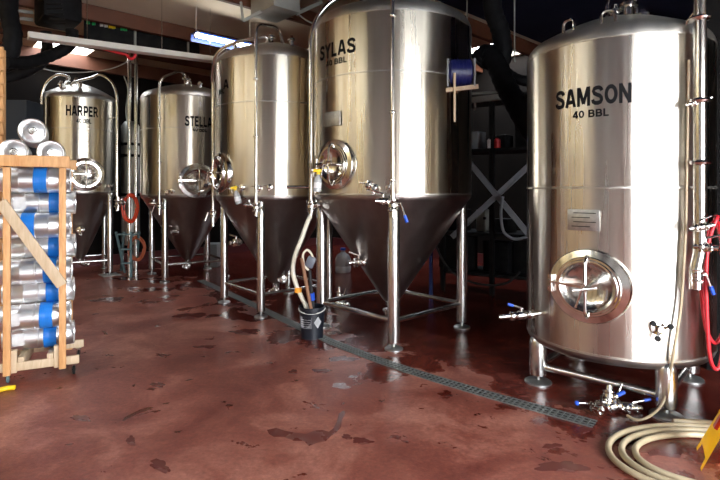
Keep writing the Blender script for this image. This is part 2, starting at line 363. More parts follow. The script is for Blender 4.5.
def valve(root, p, axis=(1, 0, 0), length=.2, r=.022, handle='blue', hdir=(0, 0, 1), name='valve'):
    "sanitary butterfly valve: pipe stub, two clamp ferrules, body and lever"
    p = Vector(p); a = Vector(axis).normalized(); hd = Vector(hdir).normalized()
    q = a.to_track_quat('Z', 'Y').to_matrix().to_4x4(); q.translation = p
    l = length
    bm = B(); lathe(bm, [(0, 0), (r, 0), (r, l*.2), (r*1.9, l*.21), (r*2.0, l*.26), (r*1.9, l*.31), (r*1.25, l*.33), (r*1.9, l*.42), (r*1.9, l*.56), (r*1.25, l*.64), (r*2, l*.67), (r*2.0, l*.73), (r, l*.76), (r, l), (r*.7, l), (r*.7, l*.9), (0, l*.9)], mtx=q, seg=20)
    mid = p+a*l*.49; rod(bm, mid, mid+hd*r*3, r*.45)
    for s in (.26, .70):
        c = p+a*l*s; side = a.cross(hd).normalized(); rod(bm, c+side*r*1.2, c+side*r*3.0, r*.28, 8); rod(bm, c+side*r*2.6-hd*r*.7, c+side*r*2.6+hd*r*.7, r*.35, 8)
    v = obj(name, bm, 'polish', root)
    bm = B(); e = mid+hd*r*3; g = (a*.85+hd*.3).normalized(); rod(bm, e-g*r*.8, e+g*r*4.5, r*.38, 8); h_ = obj('handle', bm, 'polish', v)
    if handle:
        bm = B(); rod(bm, e+g*r*3.6, e+g*r*6.2, r*.6, 10); obj('handle_grip', bm, handle, h_)
    return v
def build_tank(t, name, label, zb, zr, dome, leg_phis, leg_r, legrad, conical=True, brace_z=.3, disc=.085, braces=(0, 1, 2, 3), seam=.67):
    root = thing(name, label, 'tank', (t.x, t.y, 0)); t.root = root; r = t.r; o = (t.x, t.y, 0)
    bm = B(); n = 10
    prof = [(r-.012, zb), (r, zb+.002)] + [(r, zb+(zr-zb)*i/n) for i in range(1, n+1)]
    lathe(bm, prof, o, seg=128); obj('shell', bm, 'shell_warmlit' if conical else 'shell', root, 50)
    for z in (zb+.004, zb+(zr-zb)*seam, zr):
        bm = B(); lathe(bm, [(r-.002, z-.011), (r+.0035, z-.007), (r+.0035, z+.007), (r-.002, z+.011)], o, seg=128)
        obj('weld_seam', bm, 'dome', root)
    # top head: knuckle then shallow dish
    prof = [(r, zr)]
    kn = dome*.42
    for i in range(1, 7): a = i/6*R(62); prof.append((r-kn*(1-math.cos(a)), zr+kn*math.sin(a)))
    r1, z1 = prof[-1]
    for i in range(1, 9): s = i/8; prof.append((r1*(1-s), z1+(zr+dome-z1)*math.sin(s*PI/2)))
    lathe(bm := B(), prof, o, seg=128); obj('dome', bm, 'dome', root, 60)
    t.prof = prof
    bm = B()
    if conical:
        za, ra = .34, .10
        prof = [(r-.004, zb)]
        kn = .10
        for i in range(1, 6): a = i/5*R(56); prof.append((r-kn*(1-math.cos(a)), zb-kn*math.sin(a)))
        prof += [(ra, za), (.05, za-.03), (.05, .2), (0, .2)]
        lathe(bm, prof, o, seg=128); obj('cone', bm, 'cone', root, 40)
    else:
        prof = [(r, zb)]
        for i in range(1, 6): a = i/5*R(70); prof.append((r-.07*(1-math.cos(a)), zb-.07*math.sin(a)))
        prof += [(r*.5, zb-.13), (0, zb-.15)]
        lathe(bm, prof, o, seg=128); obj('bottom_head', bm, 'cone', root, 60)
    t.legs = []
    for ph in leg_phis:
        p = tank_pt(t, ph, leg_r, 0); bm = B()
        top = zb-.02 if conical else zb-.0
        lathe(bm, [(0, .075), (legrad*.98, .075), (legrad, .085), (legrad, top-.07), (legrad*.8, top-.02), (legrad*.4, top+.01), (0, top+.015)], p, seg=28)
        lg = obj('leg', bm, 'leg', root); bm = B()
        lathe(bm, [(0, .0), (disc, .0), (disc, .012), (disc*.9, .02), (.02, .028), (.016, .03), (.016, .08), (0, .08)], p, seg=28); obj('foot', bm, 'plate', lg)
        if conical:   # gusset tying the leg to the cone
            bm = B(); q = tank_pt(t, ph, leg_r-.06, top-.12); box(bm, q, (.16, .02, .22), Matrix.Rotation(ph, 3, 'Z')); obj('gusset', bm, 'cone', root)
        t.legs.append(p)
    for i in range(4):
        if i not in braces: continue
        a, c = t.legs[i], t.legs[(i+1) % 4]; d = (c-a).normalized()*legrad*.8
        bm = B(); rod(bm, a+d+Vector((0, 0, brace_z)), c-d+Vector((0, 0, brace_z)), legrad*.42); obj('brace', bm, 'leg', root)
    return root
def dome_z(t, rad):
    p = t.prof
    for (r1, z1), (r2, z2) in zip(p, p[1:]):
        if r2 <= rad <= r1: return z2+(z1-z2)*((rad-r2)/max(1e-6, r1-r2))
    return p[-1][1]
def top_fit(t, root, phi, rad, h=.1, r=.03):
    z = dome_z(t, rad)-.01; p = tank_pt(t, phi, rad, z); bm = B()
    lathe(bm, [(0, 0), (r, 0), (r, h*.5), (r*1.7, h*.53), (r*1.7, h*.7), (r, h*.74), (r*.8, h), (0, h)], p, seg=18); obj('top_fitting', bm, 'polish', root)
def lift_lug(t, root, phi, rad):
    z = dome_z(t, rad); p = tank_pt(t, phi, rad, z); n = Vector((-math.sin(phi), math.cos(phi), 0)); bm = B()
    tube(bm, fillet([p-n*.05-Vector((0, 0, .02)), p-n*.05+Vector((0, 0, .09)), p+n*.05+Vector((0, 0, .09)), p+n*.05-Vector((0, 0, .02))], .04), .012, 10); obj('lifting_lug', bm, 'polish', root)
def pipe(t, root, pts, r=.024, fil=.12, clamps=()):
    bm = B(); tube(bm, fillet(pts, fil, 8), r, 14); o = obj('cleaning_pipe', bm, 'pipe', root)
    for z in clamps:
        a = None
        for p, q in zip(pts, pts[1:]):
            p, q = Vector(p), Vector(q)
            if abs(q.z-p.z) > .3 and min(p.z, q.z) <= z <= max(p.z, q.z): a = p+(q-p)*((z-p.z)/(q.z-p.z))
        if a is None: continue
        bm = B(); lathe(bm, [(r, -.02), (r*1.6, -.012), (r*1.75, 0), (r*1.6, .012), (r, .02)], a, seg=18)
        n = Vector((a.x-t.x, a.y-t.y, 0)); d = n.length; n.normalize()
        if d-t.r < .35: rod(bm, a-n*r*.5, a-n*(d-t.r+.01), .009, 8)
        obj('pipe_clamp', bm, 'polish', o)
    return o

ZJ, ZR = 1.64, 3.55
# --- Samson: the bright tank at the right
sam = tank_geo(527, 717, .74)
r_ = build_tank(sam, 'bright_tank', 'large flat-bottomed steel beer tank lettered SAMSON 40 BBL at the right', .42, 2.87, .34, [R(-178), R(-87), R(3), R(93)], .69, .075, False, .15, .115, (0, 1, 2, 3), .53)
lettering(sam, r_, 'SAMSON', 590, 96, .150, .575)
lettering(sam, r_, '40 BBL', 590, 113.5, .060, .27)
ph, z = hit(sam, 589, 286); manway(sam, r_, ph, z, .305, .95)
ph, z = hit(sam, 584, 220); m = fr(sam, ph, z, .012); bm = B(); box(bm, m.translation, (.245, .165, .008), m.to_3x3(), .003); pl = obj('data_plate', bm, 'plate', r_)
bm = B()
for k in range(4): box(bm, m @ Vector((-.02 if k % 2 else .01, .055-k*.035, .0055)), (.17-.03*(k % 2), .006, .002), m.to_3x3())
obj('engraving', bm, 'dark', pl)
for sx in (-1, 1): bm = B(); rod(bm, m @ Vector((sx*.1, 0, -.03)), m @ Vector((sx*.1, 0, 0)), .008); obj('plate_stud', bm, 'polish', pl)
# sample port
ph, z = hit(sam, 656, 327); m = fr(sam, ph, z); bm = B(); lathe(bm, [(0, -.01), (.045, -.01), (.045, .02), (.05, .03), (.025, .035), (.022, .08), (0, .08)], mtx=m, seg=24)
for a in (20, 140, 250): rod(bm, m @ Vector((.0, 0, .05)), m @ Vector((.07*math.cos(R(a)), .07*math.sin(R(a)), .07)), .011, 10); 
sp = obj('sample_port', bm, 'polish', r_)
for a in (20, 140, 250):
    bm = B(); lathe(bm, [(0, 0), (.02, 0), (.02, .02), (0, .02)], mtx=m @ Matrix.Translation((.07*math.cos(R(a)), .07*math.sin(R(a)), .065)), seg=14); obj('port_cap', bm, 'dark', sp)
# side outlet reaching left
ph, z = hit(sam, 540, 313); p = tank_pt(sam, ph, sam.r-.02, z)
q = P(499, 317, p.y-.05); valve(r_, p, (q-p), (q-p).length, .020, 'blue', (0, 0, 1), 'outlet_valve')
# big riser pipe at the right
q = near(sam, 700, .83); pd, xx = q.y, q.x
o = pipe(sam, r_, [(xx, pd, ZC-.02), (xx, pd, 1.25), (xx-.03, pd, 1.12), (xx-.03, pd, .98)], .042, .05, (2.95, 2.35, 1.9))
for zz in (3.05, 2.55):
    bm = B(); rod(bm, (xx, pd, zz), tank_pt(sam, math.atan2(pd-sam.y, xx-sam.x), .66, zz if zz < 2.8 else 2.9), .012); obj('pipe_bracket', bm, 'polish', r_)
valve(r_, (xx-.05, pd, 1.29), (1, -.5, -.05), .15, .021, None, (0, 0, 1)); valve(r_, (xx-.03, pd, 1.17), (0, 0, -1), .18, .024, 'blue', (1, -.1, 0))
valve(r_, (xx-.10, pd-.03, 1.42), (1, -.3, .2), .16, .016, None, (0, 0, 1))
valve(r_, (xx-.10, pd, 2.32), (1, -.1, .3), .18, .012, None, (0, 0, 1))
for a, rd in ((R(-100), .35), (R(0), .25), (R(-60), .0)): top_fit(sam, r_, a, rd, .14, .04)
for px in (561, 607): lift_lug(sam, r_, hit(sam, px), .64)
bm = B()   # hoop of tubing over the top
c = Vector((sam.x, sam.y, sam.prof[-1][1])); tube(bm, spline([c+Vector((-.12, -.1, .0)), c+Vector((-.1, -.1, .16)), c+Vector((.0, -.1, .22)), c+Vector((.12, -.1, .16)), c+Vector((.14, -.1, .02))]), .014, 10); obj('top_tubing', bm, 'polish', r_)

# --- Sylas: the near conical fermenter
syl = tank_geo(313, 471.5, .97)
r_ = build_tank(syl, 'fermenter_tank', 'near conical steel fermenter lettered SYLAS 40 BBL', ZJ+.01, 3.60, .40, [R(-92), R(-2), R(88), R(178)], .87, .066, True, .30, .10)
lettering(syl, r_, 'SYLAS', 334.5, 49, .165, .58)
lettering(syl, r_, '40 BBL', 335.5, 61.5, .065, .33)
ph, z = hit(syl, 335.5, 164.5); manway(syl, r_, ph, z, .28, 1.0)
ph, z = hit(syl, 333, 119); m = fr(syl, ph, z, .01); bm = B(); box(bm, m.translation, (.26, .16, .01), m.to_3x3(), .003); obj('data_plate', bm, 'plate', r_)
for px, py in ((371, 184.5), (376, 188)):
    ph, z = hit(syl, px, py); p = tank_pt(syl, ph, syl.r-.02, z); n = Vector((math.cos(ph), math.sin(ph), 0)); valve(r_, p, n, .16, .022, None, (-1, -.3, .2), 'sample_valve')
ph, z = hit(syl, 390, 187); valve(r_, tank_pt(syl, ph, syl.r-.02, z), (0, -1, 0), .1, .015, None, (0, 0, 1), 'sample_valve')
# front riser
ph = hit(syl, 392.5); f = tank_pt(syl, ph, syl.r+.09, 0)
pipe(syl, r_, [f+Vector((0, 0, 1.52)), f+Vector((0, 0, 4.25)), tank_pt(syl, ph, .3, 4.3), tank_pt(syl, ph, .3, 3.9)], .020, .15, (3.5, 2.5, 1.8))
valve(r_, f+Vector((0, 0, 1.66)), (0, 0, -1), .24, .03, 'blue', (1, -.3, 0)); valve(r_, f+Vector((-.02, 0, 1.58)), (-1, -.1, .05), .16, .024, None, (0, 0, 1))
# left riser that arcs over the top
g = P(311, 190, 6.0)
ctr = Vector((syl.x-.1, syl.y-.4, 3.95))
bm = B(); tube(bm, spline([(g.x, g.y, 1.45), (g.x, g.y, 2.4), (g.x, g.y, 3.2), (g.x+.01, g.y, 3.55), (g.x+.10, g.y, 3.80), (g.x+.30, g.y, 3.99), (g.x+.62, g.y, 4.08), (ctr.x+.1, ctr.y+.2, 4.06), (ctr.x+.1, ctr.y+.3, 3.9)], 8), .032, 14); obj('cleaning_pipe', bm, 'pipe', r_)
for zz in (3.3, 1.75):
    bm = B(); rod(bm, (g.x, g.y, zz), (syl.x-.9, syl.y-.05, zz), .012); obj('pipe_bracket', bm, 'polish', r_)
valve(r_, Vector((g.x, g.y, 1.62)), (0, 0, -1), .24, .028, None, (1, -.2, 0)); valve(r_, Vector((g.x, g.y, 1.52)), (1, -.2, 0), .14, .022, None, (0, 0, 1))
bm = B(); hp = P(301, 180, 6.0); rod(bm, P(287, 187, 6.0), P(313, 187, 6.0), .02); obj('side_arm', bm, 'polish', r_)
top_fit(syl, r_, R(-120), .75, .2, .03); top_fit(syl, r_, R(-90), .2, .16, .04)
# cone manway neck and racking arm on the left of the cone, sample valve low
p = P(368, 262, 5.95); valve(r_, p, (-1, -.35, 0), .24, .028, None, (0, 0, 1), 'racking_valve')
bm = B(); rod(bm, p, p+Vector((.16, .12, .0)), .028); obj('racking_pipe', bm, 'polish', r_)
valve(r_, (syl.x, syl.y-.02, .22), (0, -1, 0), .28, .03, None, (0, 0, 1), 'outlet_valve')
# arm, upright rod and blue motor on its right shoulder
dd = 5.42
bm = B(); bar(bm, P(436, 91.5, dd), P(478, 86.5, dd), .04, .045); bar(bm, P(458, 89, dd), P(458, 89, dd)+Vector((0, .4, 0)), .04, .045); obj('side_bracket', bm, 'pale_pine', r_)
bm = B(); bar(bm, P(454.5, 73, dd-.04), P(454.5, 122, dd-.04), .024, .024, (0, 1, 0)); obj('bracket_rod', bm, 'pale_pine', r_)
t = thing('blue_motor', 'dark blue cylindrical motor on the bracket at the right shoulder of SYLAS', 'motor', P(458, 88, 5.5))
q = P(459, 73, 5.52); mm_ = Matrix.Translation(q) @ Matrix.Rotation(PI/2, 4, 'Y')
bm = B(); lathe(bm, [(0, -.13), (.12, -.13), (.145, -.11), (.145, .11), (.12, .13), (0, .13)], mtx=mm_, seg=32)
for k in range(6): lathe(bm, [(.143, -.10+k*.04), (.152, -.10+k*.04), (.152, -.09+k*.04), (.143, -.09+k*.04)], mtx=mm_, seg=32)
obj('drum', bm, 'bluedrum', t)
for sx in (-.145, .145): bm = B(); box(bm, q+Vector((sx, 0, -.02)), (.018, .26, .30)); obj('end_plate', bm, 'brace', t)
# --- third tank: lettering turned away
thd = tank_geo(215, 335, .88)
r_ = build_tank(thd, 'fermenter_tank', 'middle conical steel fermenter between STELLA and SYLAS, its name turned away', ZJ-.02, 3.50, .36, [R(-95), R(-5), R(85), R(175)], .80, .056, True, .30, .09)
lettering(thd, r_, 'A', 226, 84, .13, .12)
lettering(thd, r_, 'BBL', 221.5, 91.5, .07, .16)
ph, z = hit(thd, 217.5, 173); manway(thd, r_, ph+R(8), z, .28, 1.0)
ph = hit(thd, 258); f = tank_pt(thd, ph, thd.r+.08, 0)
pipe(thd, r_, [f+Vector((0, 0, 1.45)), f+Vector((0, 0, 3.88)), tank_pt(thd, ph+.3, .62, 3.95), tank_pt(thd, ph+.5, .42, 3.78)], .022, .12, (3.15, 2.4))
valve(r_, f+Vector((0, 0, 1.58)), (0, 0, -1), .22, .026, None, (1, -.3, 0)); valve(r_, f+Vector((-.02, 0, 1.5)), (-1, 0, .05), .14, .022, None, (0, 0, 1))
# second riser on the left, following the rim
l = P(213, 190, 7.55)
bm = B(); tube(bm, spline([(l.x, l.y, 1.15), (l.x, l.y, 2.4), (l.x, l.y, 3.2), (l.x+.02, l.y-.1, 3.42), (l.x+.16, l.y-.35, 3.66), (l.x+.42, l.y-.45, 3.78), (l.x+.85, l.y-.45, 3.88), (l.x+.9, l.y-.4, 3.8)], 8), .024, 12); obj('cleaning_pipe', bm, 'pipe', r_)
valve(r_, (l.x, l.y, 1.45), (0, 0, -1), .22, .026, None, (-1, -.2, 0))
for zz in (3.1, 1.8): bm = B(); rod(bm, (l.x, l.y, zz), (thd.x-.8, thd.y, zz), .012); obj('pipe_bracket', bm, 'polish', r_)
for px, py in ((244, 187), (260, 188), (270, 187)):
    ph, z = hit(thd, px, py); n = Vector((math.cos(ph), math.sin(ph), 0)); valve(r_, tank_pt(thd, ph, thd.r-.02, z), n, .12, .018, None, (-1, 0, .3), 'sample_valve')
top_fit(thd, r_, R(-60), .6, .14, .03); top_fit(thd, r_, R(-95), .3, .14, .04); top_fit(thd, r_, R(-150), .62, .1, .02)
valve(r_, tank_pt(thd, R(-150), .53, .95), (-.6, -.8, 0), .2, .028, None, (0, 0, 1), 'racking_valve')
valve(r_, tank_pt(thd, R(-60), .25, .42), (.3, -1, 0), .22, .028, None, (0, 0, 1), 'racking_valve')
valve(r_, (thd.x, thd.y-.02, .22), (0, -1, 0), .22, .028, None, (0, 0, 1), 'outlet_valve')

# --- Stella
ste = tank_geo(140, 233, .875)
r_ = build_tank(ste, 'fermenter_tank', 'far conical steel fermenter lettered STELLA 40 BBL', ZJ-.03, 3.45, .34, [R(-101), R(-11), R(79), R(169)], .80, .058, True, .32, .09)
lettering(ste, r_, 'STELLA', 199, 121.5, .19, .50)
lettering(ste, r_, '40 BBL', 200, 129.5, .085, .27)
ph, z = hit(ste, 198, 181); manway(ste, r_, ph, z, .36, .9)
ph = hit(ste, 162); f = tank_pt(ste, ph, ste.r+.08, 0)
pipe(ste, r_, [f+Vector((0, 0, 1.25)), f+Vector((0, 0, 3.72)), tank_pt(ste, ph+.3, .6, 3.95), tank_pt(ste, R(-80), .1, 3.9), tank_pt(ste, R(-80), .1, 3.7)], .024, .16, (3.0, 2.2))
valve(r_, f+Vector((0, 0, 1.52)), (0, 0, -1), .22, .028, None, (-1, -.2, 0)); valve(r_, f+Vector((-.02, 0, 1.45)), (-1, -.1, .05), .16, .024, None, (0, 0, 1))
for px, py in ((168, 192), (173, 191)):
    ph, z = hit(ste, px, py); n = Vector((math.cos(ph), math.sin(ph), 0)); valve(r_, tank_pt(ste, ph, ste.r-.02, z), n, .12, .02, None, (-1, 0, .3), 'sample_valve')
top_fit(ste, r_, R(-80), .15, .18, .05); top_fit(ste, r_, R(-50), .6, .12, .03); lift_lug(ste, r_, R(-70), .55)
valve(r_, tank_pt(ste, R(-92), .40, .90), (-.8, -.6, 0), .18, .028, None, (0, 0, 1), 'racking_valve')
valve(r_, (ste.x, ste.y-.02, .20), (.3, -1, 0), .26, .03, None, (0, 0, 1), 'outlet_valve')

# --- Harper
har = tank_geo(40, 117, .68)
r_ = build_tank(har, 'fermenter_tank', 'far left conical steel fermenter lettered HARPER 40 BBL', ZJ+.03, 3.48, .36, [R(-12), R(78), R(168), R(-102)], .70, .058, True, .30, .07)
lettering(har, r_, 'HARPER', 82.5, 111, .20, .56)
lettering(har, r_, '40 BBL', 84, 121, .085, .26)
ph, z = hit(har, 85.5, 174.5); manway(har, r_, ph, z, .34, .95)
for px, s, lo in ((41.5, -1, 2.0), (117, 1, 1.30)):
    q = P(px, 190, 9.55)
    dx = -s
    bm = B(); tube(bm, spline([(q.x, q.y, lo), (q.x, q.y, 2.4), (q.x, q.y, 3.3), (q.x+dx*.02, q.y, 3.58), (q.x+dx*.12, q.y, 3.78), (q.x+dx*.32, q.y, 3.90), (q.x+dx*.5, q.y+.05, 3.86), (har.x+.08*s, q.y+.2, 3.78), (har.x+.08*s, q.y+.25, 3.66)], 8), .024, 12); obj('cleaning_pipe', bm, 'pipe', r_)
    bm = B(); rod(bm, (q.x, q.y, 3.1), (har.x+s*.55, har.y-.1, 3.1), .012); obj('pipe_bracket', bm, 'polish', r_)
q = P(118, 203, 9.5); valve(r_, q+Vector((0, 0, .12)), (0, 0, -1), .26, .03, None, (1, -.2, 0)); valve(r_, q+Vector((0, 0, 0)), (.9, -.2, .05), .16, .026, None, (0, 0, 1))
for a, rd in ((R(-120), .25), (R(-80), .18), (R(-60), .45), (R(-100), .5)): top_fit(har, r_, a, rd, .14, .035)
ph, z = hit(har, 108, 186); n = Vector((math.cos(ph), math.sin(ph), 0)); valve(r_, tank_pt(har, ph, har.r-.02, z), n, .12, .02, None, (1, 0, .3), 'sample_valve')
valve(r_, tank_pt(har, R(-55), .36, .92), (.3, -1, 0), .2, .034, None, (-1, 0, 0), 'racking_valve')
valve(r_, (har.x+.04, har.y-.02, .22), (.8, -.5, 0), .26, .03, None, (0, 0, 1), 'outlet_valve')
bm = B(); box(bm, tank_pt(har, R(-12), .70, .004), (.40, .34, .008), UVROT, .003); obj('floor_pad', bm, 'stone', har.root)

# ---------------------------------------------------------------- wooden rack of kegs at the left
RX0, RX1, RY0, RY1 = -3.10, -2.68, 4.45, 5.05
RA = R(25)
def KP(x, y, z):
    c, s_ = math.cos(RA), math.sin(RA); dx, dy = x-(RX0+RX1)/2, y-RY0; return ((RX0+RX1)/2+dx*c-dy*s_, RY0+dx*s_+dy*c, z)
rk = thing('keg_rack', 'pine timber rack on casters holding steel kegs at the left edge', 'rack', ((RX0+RX1)/2, RY0, 0))
for x, y in ((RX0, RY0), (RX1, RY0), (RX0, RY1), (RX1, RY1)):
    bm = B(); box(bm, (x, y, .99), (.055, .04, 1.82), None, .004); obj('post', bm, 'pine', rk)
for y, z, h in ((RY0-.037, 1.955, .10), (RY1+.037, 1.955, .10)):
    bm = B(); box(bm, ((RX0+RX1)/2, y, z), (RX1-RX0+.12, .03, h), None, .004); obj('top_beam', bm, 'pine', rk)
for y, z, h in ((RY0+.035, .14, .075), (RY1-.035, .14, .075)):
    bm = B(); box(bm, ((RX0+RX1)/2+.03, y, z), (RX1-RX0+.2, .03, h), None, .004); obj('base_beam', bm, 'pale_pine', rk)
for x in (RX0+.10, RX1-.10):
    bm = B(); box(bm, (x, (RY0+RY1)/2, .14), (.04, RY1-RY0-.1, .07), None, .004); obj('cross_rail', bm, 'pale_pine', rk)
    bm = B(); box(bm, (x, 4.62, .2), (.05, .30, .045), None, .004); obj('keg_bearer', bm, 'pale_pine', rk)
for x in (RX0+.045, RX1-.045):
    bm = B(); box(bm, (x, RY0+.035, .19), (.05, .05, .2), None, .004); obj('corner_block', bm, 'pale_pine', rk)
bm = B(); bar(bm, (RX0-.04, RY0-.034, 1.60), (RX1+.0, RY0-.034, .84), .026, .09, (0, 0, 1), .003); obj('diagonal_brace', bm, 'pale_pine', rk)
for x, y, mt in ((RX0+.0, RY0+.05, 'teal'), (RX1+.085, RY0+.05, 'dark'), (RX0+.0, RY1-.05, 'dark'), (RX1+.085, RY1-.05, 'dark')):
    bm = B(); box(bm, (x, y, .098), (.05, .06, .008)); box(bm, (x-.018, y, .07), (.004, .035, .06)); box(bm, (x+.018, y, .07), (.004, .035, .06)); rod(bm, (x-.02, y, .042), (x+.02, y, .042), .006, 8); c_ = obj('caster', bm, 'polish', rk)
    bm = B(); q = Matrix.Translation((x, y, .04)) @ Matrix.Rotation(PI/2, 4, 'Y'); lathe(bm, [(0, -.011), (.034, -.011), (.039, -.007), (.039, .007), (.034, .011), (0, .011)], mtx=q, seg=24); obj('wheel', bm, mt, c_)

rk.rotation_euler.z = RA
KR, KL = .117, .60
def make_keg(tape=True):
    k = thing('beer_keg', 'steel keg', 'keg', (0, 0, 0))
    bm = B()
    prof = [(0, .03), (.085, .02), (.098, .012), (.100, 0), (.107, 0), (.109, .02), (.112, .045), (KR-.002, .06), (KR-.002, .165), (KR, .17), (KR, .18), (KR-.003, .185), (KR-.003, .29), (KR+.0015, .295), (KR+.0015, .305), (KR-.003, .31), (KR-.003, .415), (KR, .42), (KR, .43), (KR-.002, .435), (KR-.002, .54), (.112, .555),
            (.110, .578), (.112, .596), (.107, .600), (.101, .597), (.099, .575), (.096, .560), (.06, .575), (.03, .582), (0, .582)]
    lathe(bm, prof, seg=56); obj('body', bm, 'keg', k, 25)
    bm = B(); lathe(bm, [(.034, .575), (.034, .592), (.028, .594), (.026, .586), (.012, .586), (.010, .592), (0, .592)], seg=24); obj('tap_valve', bm, 'polish', k)
    if tape:
        bm = B(); lathe(bm, [(KR-.004, -.055), (KR+.0025, -.055), (KR+.0028, -.01), (KR+.0020, -.004), (KR+.0028, .0), (KR+.0025, .055), (KR-.004, .055)], (0, 0, .3), seg=56)
        t = obj('blue_tape', bm, 'tape', k); t.location.z = 0
    return k
keg = make_keg(); keg_plain = make_keg(False)
# (axis start x, tape shift along the keg, sticker) from the top row down; alternate rows nest a little deeper
rows = [(-3.27, .05, 0, 'topmost of the pile in the wooden rack, under the top beam'), (-3.24, .135, 1, 'second row of the wooden rack, tape towards its right'),
        (-3.27, -.05, 0, 'third row of the wooden rack, blue tape left of its middle'), (-3.24, .13, 0, 'fourth row of the wooden rack, behind the diagonal brace'),
        (-3.26, .12, 0, 'fifth row of the wooden rack, the brace crossing its blue tape'), (-3.25, .12, 0, 'sixth row of the wooden rack, just below the end of the brace'),
        (-3.27, .10, 1, 'next to lowest row of the wooden rack'), (-3.25, .10, 1, 'lowest in the wooden rack, resting on the pale bearers')]
for i, (x, sh, st, txt) in enumerate(rows):
    o = keg if i == 0 else copy_tree(keg)
    y = 4.615 if i % 2 == 0 else 4.725
    o.location = KP(x+.075, y, 1.79-i*.2075); o.rotation_euler = (0, PI/2, RA); o.scale = (1, 1, .94); o['group'] = 'kegs lying in the wooden rack'
    o['label'] = 'steel keg lying ' + txt
    for ch in o.children:
        if ch.name.startswith('blue_tape'): ch.location = (0, 0, sh); ch.scale = (1, 1, 1)
    if st:
        bm = B()
        v = []
        for a in range(9):
            ang = R(150+a*7); v.append([bm.verts.new(((KR+.001)*math.cos(ang)*1, (KR+.001)*math.sin(ang), z)) for z in (.09, .19)])
        for a, c in zip(v, v[1:]): bm.faces.new([a[0], c[0], c[1], a[1]])
        bmesh.ops.rotate(bm, verts=bm.verts, cent=(0, 0, 0), matrix=Matrix.Rotation(R(92), 3, 'Z'))
        bmesh.ops.solidify(bm, geom=bm.faces[:], thickness=-.001)
        me = bpy.data.meshes.new('sticker'); bm.to_mesh(me); bm.free(); me.materials.append(M['paper']); so = bpy.data.objects.new('sticker', me); C.objects.link(so); so.parent = o
for i, (px, z, txt) in enumerate(((-.225, 2.036, 'left of the pair lying end-on along the rack top'), (.055, 2.036, 'right of the pair lying end-on along the rack top'), (-.085, 2.227, 'end-on keg crowning the other two on the rack top'))):
    o = keg_plain if i == 0 else copy_tree(keg_plain)
    o.location = KP((RX0+RX1)/2+px, RY0+.61, z); o.rotation_euler = (PI/2, 0, R(31)); o['group'] = 'kegs lying end-on over the rack'; o['label'] = 'steel keg, ' + txt

# tall slatted pine panel at the very left edge
t = thing('slatted_panel', 'tall orange pine slatted panel standing behind the rack at the left edge', 'panel', (-3.95, 5.45, 0))
for x in (-4.45, -3.94):
    bm = B(); box(bm, (x, 5.50, 1.62), (.06, .05, 3.24), None, .004); obj('post', bm, 'pine', t)
for k in range(23):
    bm = B(); box(bm, (-4.19, 5.45, .09+k*.14), (.62, .022, .12), Matrix.Rotation(R(-6), 3, 'Y'), .003); obj('slat', bm, 'pine', t)

bm = B(); box(bm, P(22, 190, 7.4)*1 + Vector((0, 0, -.18)), (.40, .4, 3.0), None, .02); o = obj('cabinet', bm, mat('dark_slate_cabinet', (.010, .014, .020), .8)); tag(o, 'tall dark slate cabinet behind the rack of kegs', 'cabinet')
o.location.z = 0

# ---------------------------------------------------------------- drain
dp = spline([(2.0, 3.36, 0), (1.70, 3.62, 0), (1.01, 4.19, 0), (.38, 4.78, 0), (-.22, 5.46, 0), (-.76, 6.2, 0), (-1.66, 7.5, 0), (-3.0, 9.4, 0)], 6)[6:]
dr = thing('floor_drain', 'long steel slotted drain grate running through the red floor', 'drain', dp[0])
def ribbon(bm, pts, o0, o1, z0, z1):
    rows = []
    for i, p in enumerate(pts):
        t = (pts[min(i+1, len(pts)-1)]-pts[max(i-1, 0)]).normalized(); n = Vector((-t.y, t.x, 0))
        rows.append([bm.verts.new(p+n*o0+Vector((0, 0, z0))), bm.verts.new(p+n*o1+Vector((0, 0, z0))), bm.verts.new(p+n*o1+Vector((0, 0, z1))), bm.verts.new(p+n*o0+Vector((0, 0, z1)))])
    for a, c in zip(rows, rows[1:]):
        for k in range(4): bm.faces.new([a[k], a[(k+1) % 4], c[(k+1) % 4], c[k]])
    bm.faces.new(rows[0]); bm.faces.new(rows[-1])
bm = B(); ribbon(bm, dp, -.062, .062, .0005, .0025); obj('channel', bm, 'rubber', dr)
bm = B()
for o_ in (-.066, -.022, .022, .058): ribbon(bm, dp, o_, o_+.008, .001, .010)
acc = 0
for a, c in zip(dp, dp[1:]):
    l = (c-a).length; d = (c-a)/l; n = Vector((-d.y, d.x, 0)); s_ = -acc
    while s_ + .046 < l:
        s_ += .046; p = a+d*s_; bar(bm, p-n*.062+Vector((0, 0, .006)), p+n*.062+Vector((0, 0, .006)),   .013, .008)
    acc = l-s_
obj('grate', bm, mat('worn_galvanised_grate', (.24, .25, .24), .45, .6), dr)

